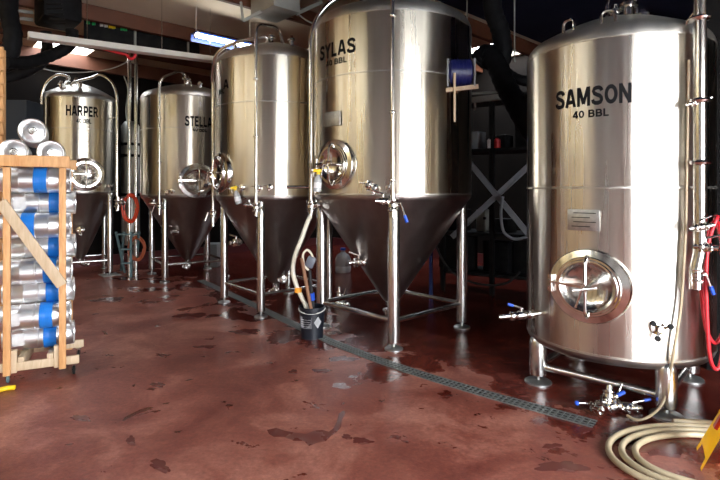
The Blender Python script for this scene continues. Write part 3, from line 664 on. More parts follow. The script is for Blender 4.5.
# ---------------------------------------------------------------- puddles: thin films of water darkening the epoxy
def blob(cx, cy, rx, ry, seed, skew=0., rough=.36):
    rnd = random.Random(seed); n = 40; ph = [rnd.uniform(0, 6.28) for _ in range(6)]; out = []
    for i in range(n):
        a = 2*PI*i/n; k = 1+rough*(.5*math.sin(2*a+ph[0])+.35*math.sin(3*a+ph[1])+.3*math.sin(5*a+ph[2])+.25*math.sin(8*a+ph[3])+.15*math.sin(13*a+ph[4]))
        x = rx*k*math.cos(a); y = ry*k*math.sin(a); out.append(G(cx+x+skew*y, cy+y))
    return out
puds = [(341, 386, 9, 3, 2, 0, 'small puddle on the open floor left of the drain'),
        (322, 371, 8, 2.5, 3, 0, 'small puddle beside the drain, in front of the bucket'), (343, 359, 13, 3, 4, 0, 'flat puddle against the drain before the SYLAS tank'),
        (160, 466, 9, 6, 5, 1.0, 'slanting puddle at the bottom edge left of centre'), (131, 441, 5, 4, 6, 0, 'small round puddle in the left foreground'), (80, 418, 8, 3, 7, 1.0, 'narrow puddle before the rack of kegs'),
        (562, 467, 22, 6, 8, .5, 'dark puddle left of the coiled tan hose'), (552, 446, 9, 2.5, 9, 0, 'small puddle between hose coil and drain end'), (585, 430, 8, 3, 10, 0, 'small puddle just below the end of the drain'),
        (190, 316, 15, 3, 11, 0, 'thin puddle before the STELLA tank'), (246, 332, 14, 3, 12, 1, 'puddle left of the near legs of the middle tank'), (205, 347, 9, 2, 13, 0, 'short puddle on the far open floor'),
        (655, 448, 26, 9, 14, .4, 'large puddle inside the hose coil'), (640, 466, 14, 5, 15, 0, 'puddle by the inner left of the hose coil'), (236, 305, 10, 2.5, 16, 0, 'puddle beyond the drain by the left leg of the middle tank'),
        (108, 300, 16, 2.5, 17, 0, 'puddle in front of the HARPER tank'), (158, 385, 6, 3, 18, 0, 'tiny puddle on the open floor right of the rack'), (293, 372, 5, 2, 19, 0, 'tiny puddle left of the bucket front')]
outline = [(267, 430), (276, 428), (285, 431), (296, 433), (306, 434), (314, 431), (322, 430), (329, 432), (334, 428), (337, 422), (339, 414), (343, 411), (346, 412), (342, 420), (341, 427), (337, 432), (331, 436), (326, 441), (317, 443), (309, 446), (304, 441), (294, 441), (284, 437), (274, 437), (269, 434)]
for cx, cy, rx, ry, sd, sk, txt in [(0, 0, 0, 0, -1, 0, 'broad dark forked puddle in the middle of the open floor'), (362, 441, 10, 3, 22, 0, 'small puddle just right of the forked central one'), (347, 437, 5, 2.5, 23, 0, 'tiny puddle touching the right of the forked central one')]+puds:
    bm = B(); pts = [G(*q_) for q_ in outline] if sd < 0 else blob(cx, cy, rx, ry, sd, sk); vb = [bm.verts.new(p+Vector((0, 0, .0004))) for p in pts]; c0 = sum(pts, Vector())/len(pts)
    vt = [bm.verts.new(p+Vector((0, 0, .0016))) for p in pts]
    for i in range(len(pts)): j = (i+1) % len(pts); bm.faces.new([vb[i], vb[j], vt[j], vt[i]])
    bm.faces.new(vt); bmesh.ops.triangulate(bm, faces=[f for f in bm.faces if len(f.verts) > 4], ngon_method='EAR_CLIP')
    tag(obj('puddle', bm, 'wetfloor'), txt, 'puddle', 'puddles on the floor')

# ---------------------------------------------------------------- bucket, hoses, bottles
bp_ = G(312, 337); bp_.z = 0
bk = thing('bucket', 'dark navy plastic bucket with white labels standing by the drain', 'bucket', bp_)
bm = B(); lathe(bm, [(0, .004), (.125, .004), (.128, 0), (.146, .345), (.152, .347), (.152, .36), (.146, .362), (.141, .36), (.122, .012), (0, .012)], bp_, seg=48); lathe(bm, [(.143, .30), (.151, .302), (.151, .308), (.143, .31)], bp_, seg=48); obj('body', bm, 'navy', bk)
def patch(c, r0, r1, z0, z1, a0, a1, diamond=False, off=.0015):
    bm = B(); n = 10; top = []
    if diamond:
        am, zm = (a0+a1)/2, (z0+z1)/2; pts = [(am, z0), (a1, zm), (am, z1), (a0, zm)]
    else: pts = [(a0+(a1-a0)*i/n, z0) for i in range(n+1)]+[(a1-(a1-a0)*i/n, z1) for i in range(n+1)]
    vs = []
    for a, z in pts: rr = r0+(r1-r0)*z/.345+off; vs.append(bm.verts.new((c.x+rr*math.cos(a), c.y+rr*math.sin(a), z)))
    f = bm.faces.new(vs); bmesh.ops.solidify(bm, geom=[f], thickness=.0008)
    return bm
lb = obj('label', patch(bp_, .128, .146, .13, .26, R(-150), R(-85)), mat('grey_label', (.28, .29, .32), .5), bk)
bm = B()
for k in range(4):
    q = patch(bp_, .128, .146, .15+k*.025, .157+k*.025, R(-145), R(-95+5*(k % 2)), off=.0035); me = bpy.data.meshes.new('x'); q.to_mesh(me); bm.from_mesh(me); q.free()
obj('printed_lines', bm, 'paper', lb)
obj('diamond_sticker', patch(bp_, .128, .146, .13, .265, R(-76), R(-36), True, .003), 'paper', bk)
bm = B(); tube(bm, spline([bp_+Vector((-.153*math.cos(a), -.153*math.sin(a)*.55-.06*math.sin(a), .335-.10*math.sin(a)*.35)) for a in [PI*k/8 for k in range(9)]], 4), .006, 8); obj('handle', bm, 'white', bk)

bm = B(); g0 = Vector((g.x, g.y, 1.40))
pts = [(g.x, g.y, 1.40), P(307.5, 222, 5.95), P(301, 240, 5.88), P(295, 256, 5.82), P(293, 272, 5.80), P(297, 287, 5.79), P(302, 298, 5.78), P(306, 307, 5.78), P(310, 325, 5.80)]
tag(obj('drain_hose', bm if tube(bm, spline(pts, 8), .026, 14) is None else bm, 'cream'), 'translucent cream hose curving from the tall pipe down into the bucket', 'hose')
bm = B(); lathe(bm, [(.028, -.03), (.042, -.025), (.042, .025), (.028, .03)], P(298, 290, 5.79), seg=18, close=True); tag(obj('hose_clamp', bm, 'brass'), 'orange clamp around the cream hose above the bucket', 'clamp')
bm = B(); rod(bm, P(314, 325, 5.70), P(301.5, 258, 5.66), .020, 10); tag(obj('wooden_stick', bm, wood('brown_stick', (.22, .10, .05), (.30, .15, .08))), 'brown wooden stick standing upright in the bucket', 'stick')
t = thing('spray_gun', 'grey hose gun hanging beside the stick over the bucket', 'hose gun', P(310, 262, 5.70))
bm = B(); box(bm, P(310.5, 262, 5.70), (.10, .07, .13), Matrix.Rotation(R(25), 3, 'Y'), .02); obj('housing', bm, mat('slate_plastic', (.12, .13, .16), .45), t)
bm = B(); tube(bm, spline([P(308.5, 270, 5.7), P(304, 265, 5.68), P(303, 255, 5.66), P(307, 250, 5.68), P(311.5, 254, 5.7), P(313.5, 261, 5.7)], 8), .013, 10); obj('loop_hose', bm, 'cream', t)
bm = B(); rod(bm, P(309.5, 270, 5.72), P(313, 308, 5.78), .02, 10); obj('barrel', bm, 'rubber', t)
bm = B(); rod(bm, P(311.6, 293, 5.76), P(312.3, 300, 5.77), .032, 12); obj('blue_collar', bm, 'blue', t)

def spray_bottle(loc, label, tilt):
    t = thing('spray_bottle', label, 'bottle', (0, 0, 0), 'spray bottles hung on the tanks')
    bm = B(); lathe(bm, [(0, 0), (.036, 0), (.042, .006), (.042, .12), (.036, .145), (.016, .17), (.014, .19), (0, .19)], seg=24); obj('bottle', bm, 'clear', t)
    bm = B(); lathe(bm, [(0, .185), (.02, .185), (.02, .205), (0, .21)], seg=16); box(bm, (-.012, 0, .225), (.09, .026, .035), None, .006); obj('spray_head', bm, 'yellow', t)
    bm = B(); box(bm, (-.066, 0, .228), (.022, .02, .02), None, .003); tube(bm, spline([(-.045, 0, .21), (-.055, 0, .185), (-.045, 0, .155)]), .006, 8); obj('trigger', bm, 'white', t)
    bm = B(); lathe(bm, [(.0425, .04), (.0432, .04), (.0432, .10), (.0425, .10)], seg=24); obj('wrap_label', bm, 'paper', t)
    t.location = loc; t.rotation_euler = (0, R(tilt), 0); return t
spray_bottle(P(317, 190, 5.32)+Vector((0, 0, -.02)), 'yellow-headed spray bottle hanging left of the SYLAS hatch', 4)
o = spray_bottle(P(239, 204, 6.62), 'yellow-headed spray bottle hanging on the middle nameless tank', -14)

# thick tan hose coiled in the right foreground
def coil(c, r0, r1, turns, a0, n=90):
    pts = []
    for i in range(int(n*turns)+1):
        s_ = i/(n*turns); a = a0+s_*turns*2*PI; r = r0+(r1-r0)*s_; pts.append(Vector((c[0]+r*math.cos(a)*1.0, c[1]+r*math.sin(a)*.98, .026+.0)))
    return pts
def cpt(a, s_): return Vector((2.27+(.50+.25*s_)*math.cos(R(a)), 3.12+(.31+.20*s_)*math.sin(R(a)), .022))
cp2 = [Vector((2.98, 3.42, .022)), Vector((2.80, 3.50, .022)), Vector((2.60, 3.50, .022))]+[cpt(a, (a-60)/1120) for a in range(75, 1181, 15)]
cp2 += [Vector((2.66, 3.58, .022)), Vector((2.92, 3.70, .022)), Vector((3.25, 3.90, .022)), Vector((3.7, 4.15, .022))]
bm = B(); tube(bm, spline(cp2, 5), .020, 14); tag(obj('transfer_hose', bm, 'tan'), 'thick tan hose coiled on the floor in the right foreground', 'hose')

# thin hose from Samson's riser down to the floor fitting
fv = G(612, 413)
bm = B(); nz = lambda px, py: P(px, py, near(sam, px, .775).y)
pts = [nz(689, 60)*1, nz(688, 100), nz(687, 160), nz(686, 220), nz(684, 262), nz(681, 305), nz(674, 350), P(668, 385, 3.70), P(662, 404, 3.70), P(650, 416, 3.66), P(637, 420, 3.66), P(627, 415.5, 3.72)]
tube(bm, spline(pts, 8), .010, 10); tag(obj('thin_hose', bm, 'tan'), 'thin tan hose dropping along the right of SAMSON to the floor fitting', 'hose')
t = thing('valve_fitting', 'steel valve fitting with blue handles lying on the floor under SAMSON', 'valve', fv)
valve(t, fv+Vector((-.12, -.02, .05)), (1, .25, -.02), .26, .024, 'blue', (-.6, -.3, .9)); valve(t, fv+Vector((-.03, 0, .055)), (.2, .3, 1), .15, .022, None, (1, 0, 0), 'upright_valve')
valve(t, fv+Vector((.06, .0, .045)), (1, .15, -.1), .18, .02, 'blue', (.3, -.4, .8)); valve(t, fv+Vector((-.10, -.03, .09)), (-.4, -.9, -.4), .10, .026, None, (0, 0, 1), 'end_valve')
bm = B(); rod(bm, fv+Vector((-.09, 0, .07)), fv+Vector((-.27, -.02, .085)), .006, 8); h_ = obj('long_handle', bm, 'polish', t)
bm = B(); lathe(bm, [(0, -.018), (.014, -.012), (.018, 0), (.014, .012), (0, .018)], fv+Vector((-.275, -.02, .085)), seg=14); obj('knob', bm, 'blue', h_)

# yellow folding caution sign, leaning, at the right edge
sa, sb = Vector((2.22, 3.30, 0)), Vector((2.06, 3.02, 0)); sa.x += .0
def sign_panel(a, c, top, root, holes=True):
    bm = B(); w_ = (c-a); up = top; nrm = w_.normalized().cross(up.normalized())
    prof = [(0, .0), (.14, 0), (.20, .10), (.80, .10), (.86, 0), (1, 0), (.97, .35), (.90, 1), (.10, 1), (.03, .35)]
    vs = [bm.verts.new(a+w_*x+up*y) for x, y in prof]; f = bm.faces.new(vs); bmesh.ops.solidify(bm, geom=[f], thickness=.018)
    p = obj('panel', bm, 'yellow', root)
    for kk, (y0, y1, x0, x1) in enumerate(((.66, .80, .30, .70), (.36, .52, .42, .58))):
        bm = B(); s_ = -1
        for off in (-.004, .022):
            vs = [bm.verts.new(a+w_*x+up*y-nrm*off*-1*1) for x, y in ((x0, y0), (x1, y0), (x1, y1), (x0, y1))]; bm.faces.new(vs)
        r = bmesh.ops.bridge_loops(bm, edges=bm.edges[:]); obj('printed_mark', bm, 'red' if kk else 'rubber', p)
    return p
t = thing('caution_sign', 'yellow plastic folding floor sign leaning at the right edge', 'sign', (2.6, 3.15, 0))
sign_panel(sa, sb, Vector((.36, .06, .50)), t); sign_panel(sa+Vector((.70, .14, 0)), sb+Vector((.70, .14, 0)), Vector((-.31, -.06, .50)), t)

# yellow plastic piece at the left edge
bm = B(); q = G(3, 392)
tube(bm, spline([q+Vector((-.12, .03, .02)), q+Vector((-.04, -.03, .025)), q+Vector((.01, .03, .02)), q+Vector((.07, .05, .02))]), [.02]*8*3+[.014], 10); tag(obj('plastic_strap', bm, 'yellow'), 'bright yellow crumpled strap on the floor before the rack', 'strap')

# red hoses hung on a column at the right edge
bm = B(); box(bm, (3.42, 4.72, ZC/2), (.2, .2, ZC), UVROT); struct('column_1', bm, 'dark')
for k, (lab, w0, b0, dx) in enumerate((('crimson hose loop hanging lowest at the right edge', .09, .60, 0), ('crimson hose loop hanging inside the longer one at the right edge', .06, .78, .02))):
    c = P(713+dx*60, 222, 3.72-.05*k); bm = B()
    pts = [c+Vector((.10, .14, .02)), c+Vector((.02, 0, .03)), c+Vector((-w0*.7, 0, -.15)), c+Vector((-w0, 0, -.45)), c+Vector((-w0*.6, 0, -b0-.18)), c+Vector((.02, 0, -b0-.30)), c+Vector((w0, 0, -b0-.15)), c+Vector((w0*1.1, 0, -.4)), c+Vector((.07, .04, -.05)), c+Vector((.10, .14, .0))]
    tube(bm, spline(pts, 8), .014, 10); tag(obj('red_hose', bm, 'red'), lab, 'hose', 'red hoses at the right edge')
q = P(713, 222, 3.72); bm = B(); rod(bm, q+Vector((.14, .30, .05)), q+Vector((.06, .02, .0)), .010); tag(obj('hose_hook', bm, 'dark'), 'dark steel hook holding the crimson hoses', 'hook')
# ---------------------------------------------------------------- roof fittings
def hung(bm, p, top=ZC, r=.006): rod(bm, p, (p[0], p[1], top), r, 8)
a, c = P(28, 34, 6.5), P(226, 60, 8.3); a.z, c.z = 3.73, 3.86
t = thing('strip_fixture', 'long white strip fixture hanging unlit above HARPER and STELLA', 'light fixture', (a+c)/2)
bm = B(); bar(bm, a, c, .09, .05); obj('housing', bm, 'white', t)
bm = B(); bar(bm, a+Vector((0, 0, -.045)), c+Vector((0, 0, -.045)), .17, .035); obj('reflector', bm, 'white', t)
for f_ in (.25, .62, .9): bm = B(); hung(bm, a+(c-a)*f_); obj('hanger', bm, 'polish', t)
a = Vector((-2.62, 8.0, 4.22)); c = a+EV*1.02
t = thing('fluorescent_light', 'lit fluorescent tube with blue reflector above STELLA', 'light fixture', a)
bm = B(); bar(bm, a+EU*.10+Vector((0, 0, .015)), c+EU*.10+Vector((0, 0, .015)), .22, .02); bar(bm, a+EU*.2+Vector((0, 0, -.03)), c+EU*.2+Vector((0, 0, -.03)), .012, .13); obj('reflector', bm, 'lampblue', t)
bm = B(); rod(bm, a+Vector((0, 0, -.04)), c+Vector((0, 0, -.04)), .035); obj('tube', bm, 'lamp', t)
for f_ in (.02, .98): bm = B(); q = a+(c-a)*f_+EU*.05; box(bm, q+Vector((0, 0, -.02)), (.14, .02, .09), UVROT); rod(bm, q, q+Vector((0, 0, ZC-q.z)), .006, 8); obj('end_bracket', bm, 'white', t)
a, c = P(84, 30, 8.2), P(199, 42, 9.4); a.z = c.z = 4.30
t = thing('dark_board', 'long dark panel hung under the roof behind the white strip fixture', 'panel', (a+c)/2)
bm = B(); bar(bm, a, c, .05, .38); obj('board', bm, 'dark', t)
bm = B(); [bar(bm, a+(c-a)*f_+Vector((0, -.04, -.19)), a+(c-a)*f_+Vector((0, -.04, .3)), .03, .03, (0, 1, 0)) for f_ in (.42,)]; obj('rail', bm, 'greybox', t)
bm = B(); [bar(bm, a+(c-a)*f_+Vector((0, -.04, -.19)), a+(c-a)*f_+Vector((0, -.04, .3)), .03, .03, (0, 1, 0)) for f_ in (.9,)]; obj('rail', bm, 'greybox', t)
for k, (px, mt) in enumerate(((88, 'green'), (93, 'green'), (100, 'paper'), (104, 'paper'), (108, 'yellow'), (111, 'yellow'), (119, 'green'), (122, 'green'))):
    bm = B(); f_ = (px-84)/115; box(bm, a+(c-a)*f_+Vector((.02, -.05, .165)), (.055, .012, .09)); tag(obj('coloured_flag', bm, mt), 'small %s flag clipped along the dark roof panel, %s' % ({'green': 'green', 'paper': 'white', 'yellow': 'yellow'}[mt], ('first from its left end', 'second from its left end', 'left of its two white ones', 'right of its two white ones', 'left of its two yellow ones', 'right of its two yellow ones', 'next to the right-hand yellow one', 'furthest right')[k]), 'flag', 'flags on the roof panel')
bm = B(); pts = [P(97, 47, 7.4), P(108, 50, 7.4), P(119, 53, 7.4), P(126, 55, 7.5), P(131, 59, 7.5), P(135, 56, 7.5), P(134, 51, 7.5), P(127, 49, 7.5), P(112, 47, 7.5)]
tube(bm, spline(pts, 6), .022, 10); tag(obj('air_hose', bm, 'red'), 'red hose looped over the white strip fixture', 'hose')
# black heater unit and ducts, upper left
t = thing('unit_heater', 'black louvred heater unit hung at the upper left', 'heater', P(58, 10, 7.4))
bm = B(); box(bm, P(58, 7, 7.4), (.66, .5, .52), UVROT, .05); obj('casing', bm, 'duct', t)
for k in range(5): bm = B(); box(bm, P(54+k, 4+k*5, 7.0), (.22, .012, .018), None); obj('louvre', bm, 'dark', t)
bm = B(); rod(bm, P(58, 7, 7.4), (P(58, 7, 7.4).x, 7.4, ZC), .02); obj('hanger', bm, 'dark', t)
t = thing('vent_grille', 'pale grey vent grille in the top left corner', 'grille', P(25, 12, 7.4))
for k in range(3): bm = B(); bar(bm, P(17, 4+k*7, 7.4), P(33, 5+k*7.5, 7.6), .02, .05); obj('blade', bm, 'greybox', t)
bm = B(); bar(bm, P(17, -22, 7.4), P(17, 24, 7.4), .03, .03, (0, 1, 0)); obj('frame', bm, 'dark', t)
for nm, pts, r, lab in (('vertical', [P(9, -60, 6.6), P(9, 10, 6.6), P(13, 36, 6.6), P(6, 60, 6.6), P(-16, 74, 6.6)], .11, 'black duct dropping down at the far upper left'),
                        ('a', [P(4, 62, 6.5), P(30, 62, 6.9), P(52, 55, 7.2), P(67, 47, 7.3), P(72, 38, 7.35), P(72, 30, 7.35)], .085, 'black duct bending up to the heater unit'),
                        ('b', [P(-2, 80, 7.2), P(20, 74, 7.3), P(40, 64, 7.4), P(47, 50, 7.5), P(46, 32, 7.5)], .075, 'thinner black duct sloping below the other, upper left')):
    sp_ = spline(pts, 8); rr = [r*(1+.05*math.sin(i*2.2)) for i in range(len(sp_))]
    bm = B(); tube(bm, sp_, rr, 16); tag(obj('flexible_duct', bm, 'duct'), lab, 'duct', 'black ducts at the upper left')
# grey junction box with struts at top centre
t = thing('junction_box', 'grey metal duct box fixed under the roof above the middle tank', 'box', P(272, 6, 7.2))
bm = B(); box(bm, P(274, 4, 7.2)+Vector((0, .1, .05)), (.62, .45, .34), UVROT, .01); obj('casing', bm, 'greybox', t)
bm = B(); bar(bm, P(243, 21, 7.1), P(262, 11, 7.2), .03, .04); bar(bm, P(243, 21, 7.1), P(241, 2, 7.1), .03, .04, (0, 1, 0)); obj('strut', bm, 'greybox', t)
bm = B(); bar(bm, P(296, 14, 7.3), P(322, 2, 7.6), .03, .05); obj('strut', bm, 'greybox', t)
bm = B(); q = P(274, 4, 7.2); rod(bm, q, (q.x, q.y+.1, ZC), .03); obj('hanger', bm, 'greybox', t)
# conduits
for pts, r, lab in (([P(20, 62, 9.2), P(60, 72, 9.3), P(105, 70, 9.3), P(130, 60, 9.2), P(148, 44, 9.0), P(152, 36, 8.9)], .010, 'thin sagging cable above the HARPER tank'),
                    ([P(296, 12, 7.4), P(306, 20, 7.4), P(316, 23, 7.2), P(330, 18, 7.0)], .012, 'short drooping cable left of the SYLAS dome'),
                    ([P(124, 76, 9.9), P(128, 90, 9.9), P(126, 110, 9.9), P(128, 130, 9.9), P(129, 150, 9.95)], .012, 'cable wound down the two upright pipes')):
    bm = B(); tube(bm, spline(pts, 8), r, 8); tag(obj('cable', bm, 'greybox'), lab, 'cable')
for px, d, yb, lab in ((467, 7.6, 66, 'thin hanging rod right of the SYLAS tank'), (514.5, 7.4, 62, 'thin hanging rod left of the SAMSON dome')):
    p = P(px, yb, d); bm = B(); rod(bm, p, (p.x, p.y, ZC), .012, 8); tag(obj('hanging_rod', bm, 'greybox'), lab, 'rod')

# ---------------------------------------------------------------- between Harper and Stella
for px, lab in ((129.3, 'left one of two upright steel pipes between HARPER and STELLA'), (136, 'right one of two upright steel pipes between HARPER and STELLA')):
    p = G(px, 275); bm = B(); rod(bm, p, p+Vector((0, 0, ZC)), .036); lathe(bm, [(0, 0), (.07, 0), (.07, .01), (.036, .014)], p, seg=20); tag(obj('upright_pipe', bm, 'pipe'), lab, 'pipe', 'upright pipes between HARPER and STELLA')
t = thing('steel_column_vessel', 'narrow steel vessel standing behind the upright pipes', 'vessel', (-5.05, 11.0, 0))
bm = B(); lathe(bm, [(0, .5), (.15, .5), (.19, .6), (.19, 3.1), (.12, 3.2), (0, 3.22)], (-5.05, 11.0, 0), seg=32); obj('shell', bm, 'dome', t)
for z in (.75, 1.6, 2.45, 2.7): bm = B(); lathe(bm, [(.188, z-.03), (.205, z-.03), (.205, z+.03), (.188, z+.03)], (-5.05, 11.0, 0), seg=32); obj('clamp_band', bm, 'dark', t)
for a in (90, 210, 330): q = Vector((-5.05+.14*math.cos(R(a)), 11.0+.14*math.sin(R(a)), 0)); bm = B(); rod(bm, q, q+Vector((0, 0, .62)), .02); obj('leg', bm, 'leg', t)
def loop(name, c, rx, rz, n, r, m_, lab, cat):
    bm = B(); pts = []
    for i in range(n*24+1): a = 2*PI*i/24; k = 1-.10*math.sin(i*.35); pts.append(c+Vector((rx*k*math.cos(a), -.03-.10*i/(n*24), rz*k*math.sin(a))))
    tube(bm, pts, r, 8); tag(obj(name, bm, m_), lab, cat)
p = G(132.5, 275)
loop('hose_coil', P(132.5, 208, p.y-.06), .14, .26, 4, .017, 'orange', 'red hose coil hung high on the upright pipes', 'hose')
loop('hose_coil', P(139, 248, p.y-.06), .15, .22, 4, .014, mat('faded_orange_hose', (.42, .10, .04), .5), 'faded orange hose coil hanging low on the upright pipes', 'hose')
t = thing('step_ladder', 'blue-grey folding ladder standing between HARPER and STELLA', 'ladder', G(129, 272))
for pa, pb in (((116, 232), (125, 273)), ((124, 232), (121, 271)), ((131, 232), (131, 277)), ((139, 232), (136, 272))):
    q = G(*pb); b_ = P(pa[0], pa[1], 9.75); bm = B(); bar(bm, q+Vector((0, 0, .0)), b_, .04, .025, (0, 1, 0)); obj('rail', bm, 'teal', t)
for z, x0, x1 in ((.28, 122.5, 131.5), (.55, 121.5, 131.5), (.84, 118, 139)):
    bm = B(); q0 = P(x0, 190, 9.72); q1 = P(x1, 190, 9.72); bar(bm, (q0.x, q0.y, z), (q1.x, q1.y, z), .10, .025); obj('tread', bm, 'teal', t)
q = G(210, 268); bm = B(); box(bm, (q.x, q.y+.2, .26), (.30, .36, .52), None, .03); o = obj('plastic_bin', bm, mat('pale_grey_bin', (.30, .30, .28), .5)); tag(o, 'pale grey bin behind the legs of the STELLA tank', 'bin')
t = thing('carboy', 'cloudy plastic jug with blue cap on the floor behind SYLAS', 'jug', G(343, 272))
q = G(343, 272); bm = B(); lathe(bm, [(0, 0), (.15, 0), (.165, .03), (.165, .12), (.158, .13), (.165, .14), (.165, .27), (.12, .36), (.045, .41), (.045, .46), (0, .46)], q, seg=32); obj('jug', bm, 'clear', t)
bm = B(); lathe(bm, [(0, .455), (.055, .455), (.055, .50), (0, .50)], q, seg=20); obj('cap', bm, 'blue', t)
q = G(336, 306); t = thing('floor_valve', 'small steel valve lying by the left leg of SYLAS', 'valve', q); valve(t, q+Vector((0, 0, .05)), (.3, -.2, .0), .24, .026, None, (0, 0, 1)); valve(t, q+Vector((.05, -.02, .06)), (0, .1, 1), .22, .022, None, (1, 0, 0), 'upright_valve')

# ---------------------------------------------------------------- dark racking behind Sylas and Samson
def rp(px, z, back=0):     # a point on the racking's front face
    d = 8.5-(px-440)*.0085+back; return Vector(((px-CX)/F*d, d, z))
t = thing('pallet_rack', 'dark steel racking with pale cross brace between SYLAS and SAMSON', 'rack', rp(490, 0))
for px in (443, 492, 541):
    for bk_ in (0, .75): bm = B(); q = rp(px, 0, bk_); box(bm, (q.x, q.y, 1.62), (.07, .06, 3.24), UVROT); obj('upright', bm, 'dark', t)
for z in (.32, .98, 2.35, 3.2):
    bm = B(); c0, c1 = rp(440, z), rp(545, z); c2, c3 = rp(440, z, .78), rp(545, z, .78)
    vs = [bm.verts.new(v+Vector((0, 0, dz))) for dz in (-.025, .025) for v in (c0, c1, c3, c2)]
    for f_ in ((0, 1, 2, 3), (7, 6, 5, 4), (0, 4, 5, 1), (1, 5, 6, 2), (2, 6, 7, 3), (3, 7, 4, 0)): bm.faces.new([vs[i] for i in f_])
    obj('shelf', bm, 'dark', t)
for (x0, y0, x1, y1), off in (((452, 237, 532, 163), -.06), ((455, 145, 530, 236), -.10)):
    bm = B(); d0 = rp(x0, 0).y+off; d1 = rp(x1, 0).y+off; bar(bm, P(x0, y0, d0), P(x1, y1, d1), .03, .085); obj('cross_brace', bm, 'brace', t)
shelf_items = [('storage_box', 458, .355, (.60, .3, .56), 'dark', 'dark box on the lowest rack shelf, behind the right SYLAS leg', 'box'), ('storage_box', 500, .355, (.46, .3, .50), 'duct', 'wide black box on the lowest rack shelf, middle', 'box'), ('storage_box', 528, .355, (.36, .3, .54), 'dark', 'dark box on the lowest rack shelf, nearest SAMSON', 'box'),
    ('control_box', 483, 1.01, (.17, .16, .36), 'greybox', 'small grey control box on the second rack shelf, left of the brace', 'box'), ('storage_box', 505, 1.01, (.26, .3, .22), 'dark', 'low dark box on the second rack shelf beside the grey control box', 'box'), ('storage_box', 459, 1.01, (.30, .3, .36), 'duct', 'black box on the second rack shelf behind the cone edge', 'box'),
    ('storage_box', 476, 2.38, (.24, .25, .30), 'brace', 'grey box on the third rack shelf beside the SYLAS tank', 'box'), ('storage_box', 503, 2.38, (.24, .25, .22), 'duct', 'black box on the third rack shelf, right of the grey one', 'box'), ('storage_box', 525, 2.38, (.22, .25, .40), 'dark', 'tall dark box on the third rack shelf next to SAMSON', 'box')]
for nm, px, z, sz, mt, lab, cat in shelf_items:
    q = rp(px, z, .3); bm = B(); box(bm, (q.x, q.y, z+sz[2]/2), sz, UVROT, .01); o = tag(obj(nm, bm, mt), lab, cat, 'boxes on the dark rack')
    if nm == 'control_box':
        bm = B(); box(bm, (q.x-.0, q.y-.12, z+.22), (.04, .03, .04), UVROT); obj('switch', bm, 'rubber', o)
for px, dz, mt, lab in ((490.5, 0, 'paper', 'small white canister on the third rack shelf, left of the red one'), (497.5, 0, 'red', 'small red canister on the third rack shelf')):
    q = rp(px, 2.375, -.0); bm = B(); lathe(bm, [(0, .38), (.045, .38), (.05, .40), (.05, .50), (.02, .53), (0, .53)] if 0 else [(0, 0), (.05, 0), (.05, .13), (.02, .16), (0, .16)], (q.x, q.y+.02, 2.375+.225 if 0 else 2.375), seg=20)
    tag(obj('canister', bm, mt), lab, 'canister', 'canisters on the dark rack')
bm = B(); tube(bm, spline([rp(503, 1.6, -.2), rp(501, 1.35, -.2), rp(503, 1.08, -.2), rp(510, .97, -.2), rp(518, .95, -.2), rp(528, 1.0, -.2)], 8), .022, 12); tag(obj('hanging_hose', bm, 'brace'), 'grey hose hanging in a loop before the racking', 'hose')
bm = B(); tube(bm, spline([rp(432, 1.0, -.2), rp(440, .62, -.2), rp(455, .32, -.2), rp(480, .20, -.2), rp(505, .25, -.2), rp(520, .45, -.2)], 8), .018, 10); tag(obj('hanging_hose', bm, 'rubber'), 'black hose sagging low before the racking', 'hose')
q = G(431, 300); bm = B(); rod(bm, q, q+Vector((0, 0, 1.0)), .03); tag(obj('blue_tube', bm, 'lampblue'), 'dark blue tube standing behind the SYLAS cone', 'tube')
t = thing('support_channel', 'pale grey steel channels jutting over the racking beside the SYLAS shoulder', 'channel', P(487, 99, 7.4))
bm = B(); bar(bm, P(466, 101, 7.7), P(500, 97, 7.3), .08, .08); bar(bm, P(466, 94, 7.75), P(497, 92, 7.5), .03, .03); obj('channel', bm, 'greybox', t)
bm = B(); bar(bm, P(475, 97, 7.62), P(475, 110, 7.62), .03, .03, (0, 1, 0)); obj('upright', bm, 'greybox', t)
bm = B()
for pts, r, lab in (([P(491, -30, 7.1), P(493, 10, 7.1), P(500, 30, 7.1), P(503, 52, 7.1), P(498, 70, 7.2)], .13, 'black duct hanging from the roof between SYLAS and SAMSON'),
                    ([P(478, 62, 7.0), P(488, 54, 6.9), P(497, 66, 6.8), P(506, 86, 6.7), P(516, 104, 6.6), P(530, 128, 6.5), P(546, 150, 6.5)], .14, 'black duct sloping down behind the SAMSON shoulder'),
                    ([P(492, 60, 7.0), P(506, 72, 6.9), P(520, 80, 6.8), P(540, 82, 6.8)], .07, 'thinner black duct reaching behind SAMSON')):
    sp_ = spline(pts, 8); rr = [r*(1+.05*math.sin(i*2.2)) for i in range(len(sp_))]
    bm = B(); tube(bm, sp_, rr, 16); tag(obj('flexible_duct', bm, 'duct'), lab, 'duct', 'black ducts between SYLAS and SAMSON')

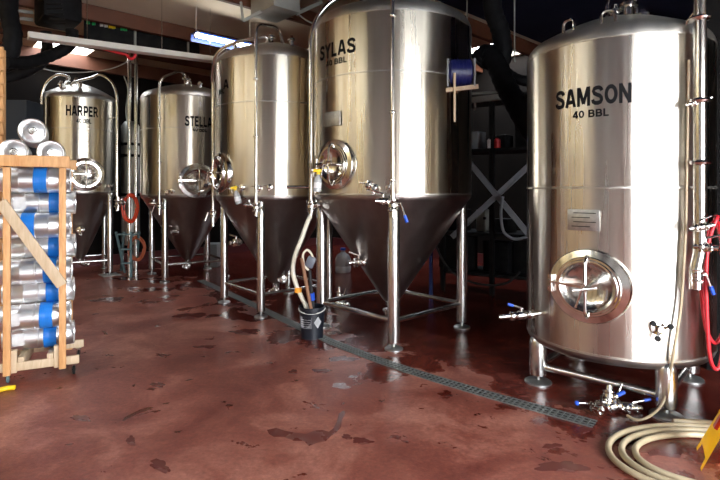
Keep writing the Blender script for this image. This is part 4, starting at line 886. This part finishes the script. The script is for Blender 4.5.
# ---------------------------------------------------------------- camera, daylight, exposure
cam = bpy.data.cameras.new('camera'); co = bpy.data.objects.new('camera', cam); C.objects.link(co)
cam.sensor_width = 36; cam.lens = 25; cam.shift_y = -50/720; cam.clip_end = 200
co.location = (0, 0, H); co.rotation_euler = (PI/2, 0, 0); bpy.context.scene.camera = co
w = bpy.data.worlds.new('overcast_sky'); bpy.context.scene.world = w; w.use_nodes = True
nt = w.node_tree; bg = nt.nodes['Background']
tc = nt.nodes.new('ShaderNodeTexCoord'); sp = nt.nodes.new('ShaderNodeSeparateXYZ'); rp = nt.nodes.new('ShaderNodeValToRGB')
nt.links.new(tc.outputs['Generated'], sp.inputs[0]); nt.links.new(sp.outputs['Z'], rp.inputs[0]); nt.links.new(rp.outputs[0], bg.inputs[0])
rp.color_ramp.elements[0].color = (.95, .97, 1, 1); rp.color_ramp.elements[1].color = (.75, .86, 1, 1)
bg.inputs[1].default_value = 10.0
def portal(center, xdir, ydir, sx, sy):
    l = bpy.data.lights.new('daylight_portal', 'AREA'); l.shape = 'RECTANGLE'; l.size = sx; l.size_y = sy; l.cycles.is_portal = True
    o = bpy.data.objects.new('daylight_portal', l); C.objects.link(o); x = Vector(xdir).normalized(); y = Vector(ydir).normalized(); z = x.cross(y)
    o.matrix_world = Matrix.Translation(center) @ Matrix((x, y, z)).transposed().to_4x4()
portal(UV(U0-.05, (DV0+DV1)/2, DZ/2), EV, (0, 0, 1), DV1-DV0, DZ) if EV.cross(Vector((0, 0, 1))).dot(EU) < 0 else portal(UV(U0-.05, (DV0+DV1)/2, DZ/2), -EV, (0, 0, 1), DV1-DV0, DZ)
for h in SK: portal(UV((h[0]+h[1])/2, (h[2]+h[3])/2, ZC+.06), (EU), (-EV if EU.cross(-EV).z > 0 else EV), h[1]-h[0], h[3]-h[2])
s = bpy.context.scene; s.view_settings.view_transform = 'Standard'; s.view_settings.look = 'None'; s.view_settings.gamma = 1; s.view_settings.use_curve_mapping = False
s.view_settings.exposure = 1.08
s.cycles.use_denoising = True; s.cycles.max_bounces = 8; s.cycles.sample_clamp_indirect = 6; s.cycles.caustics_reflective = False
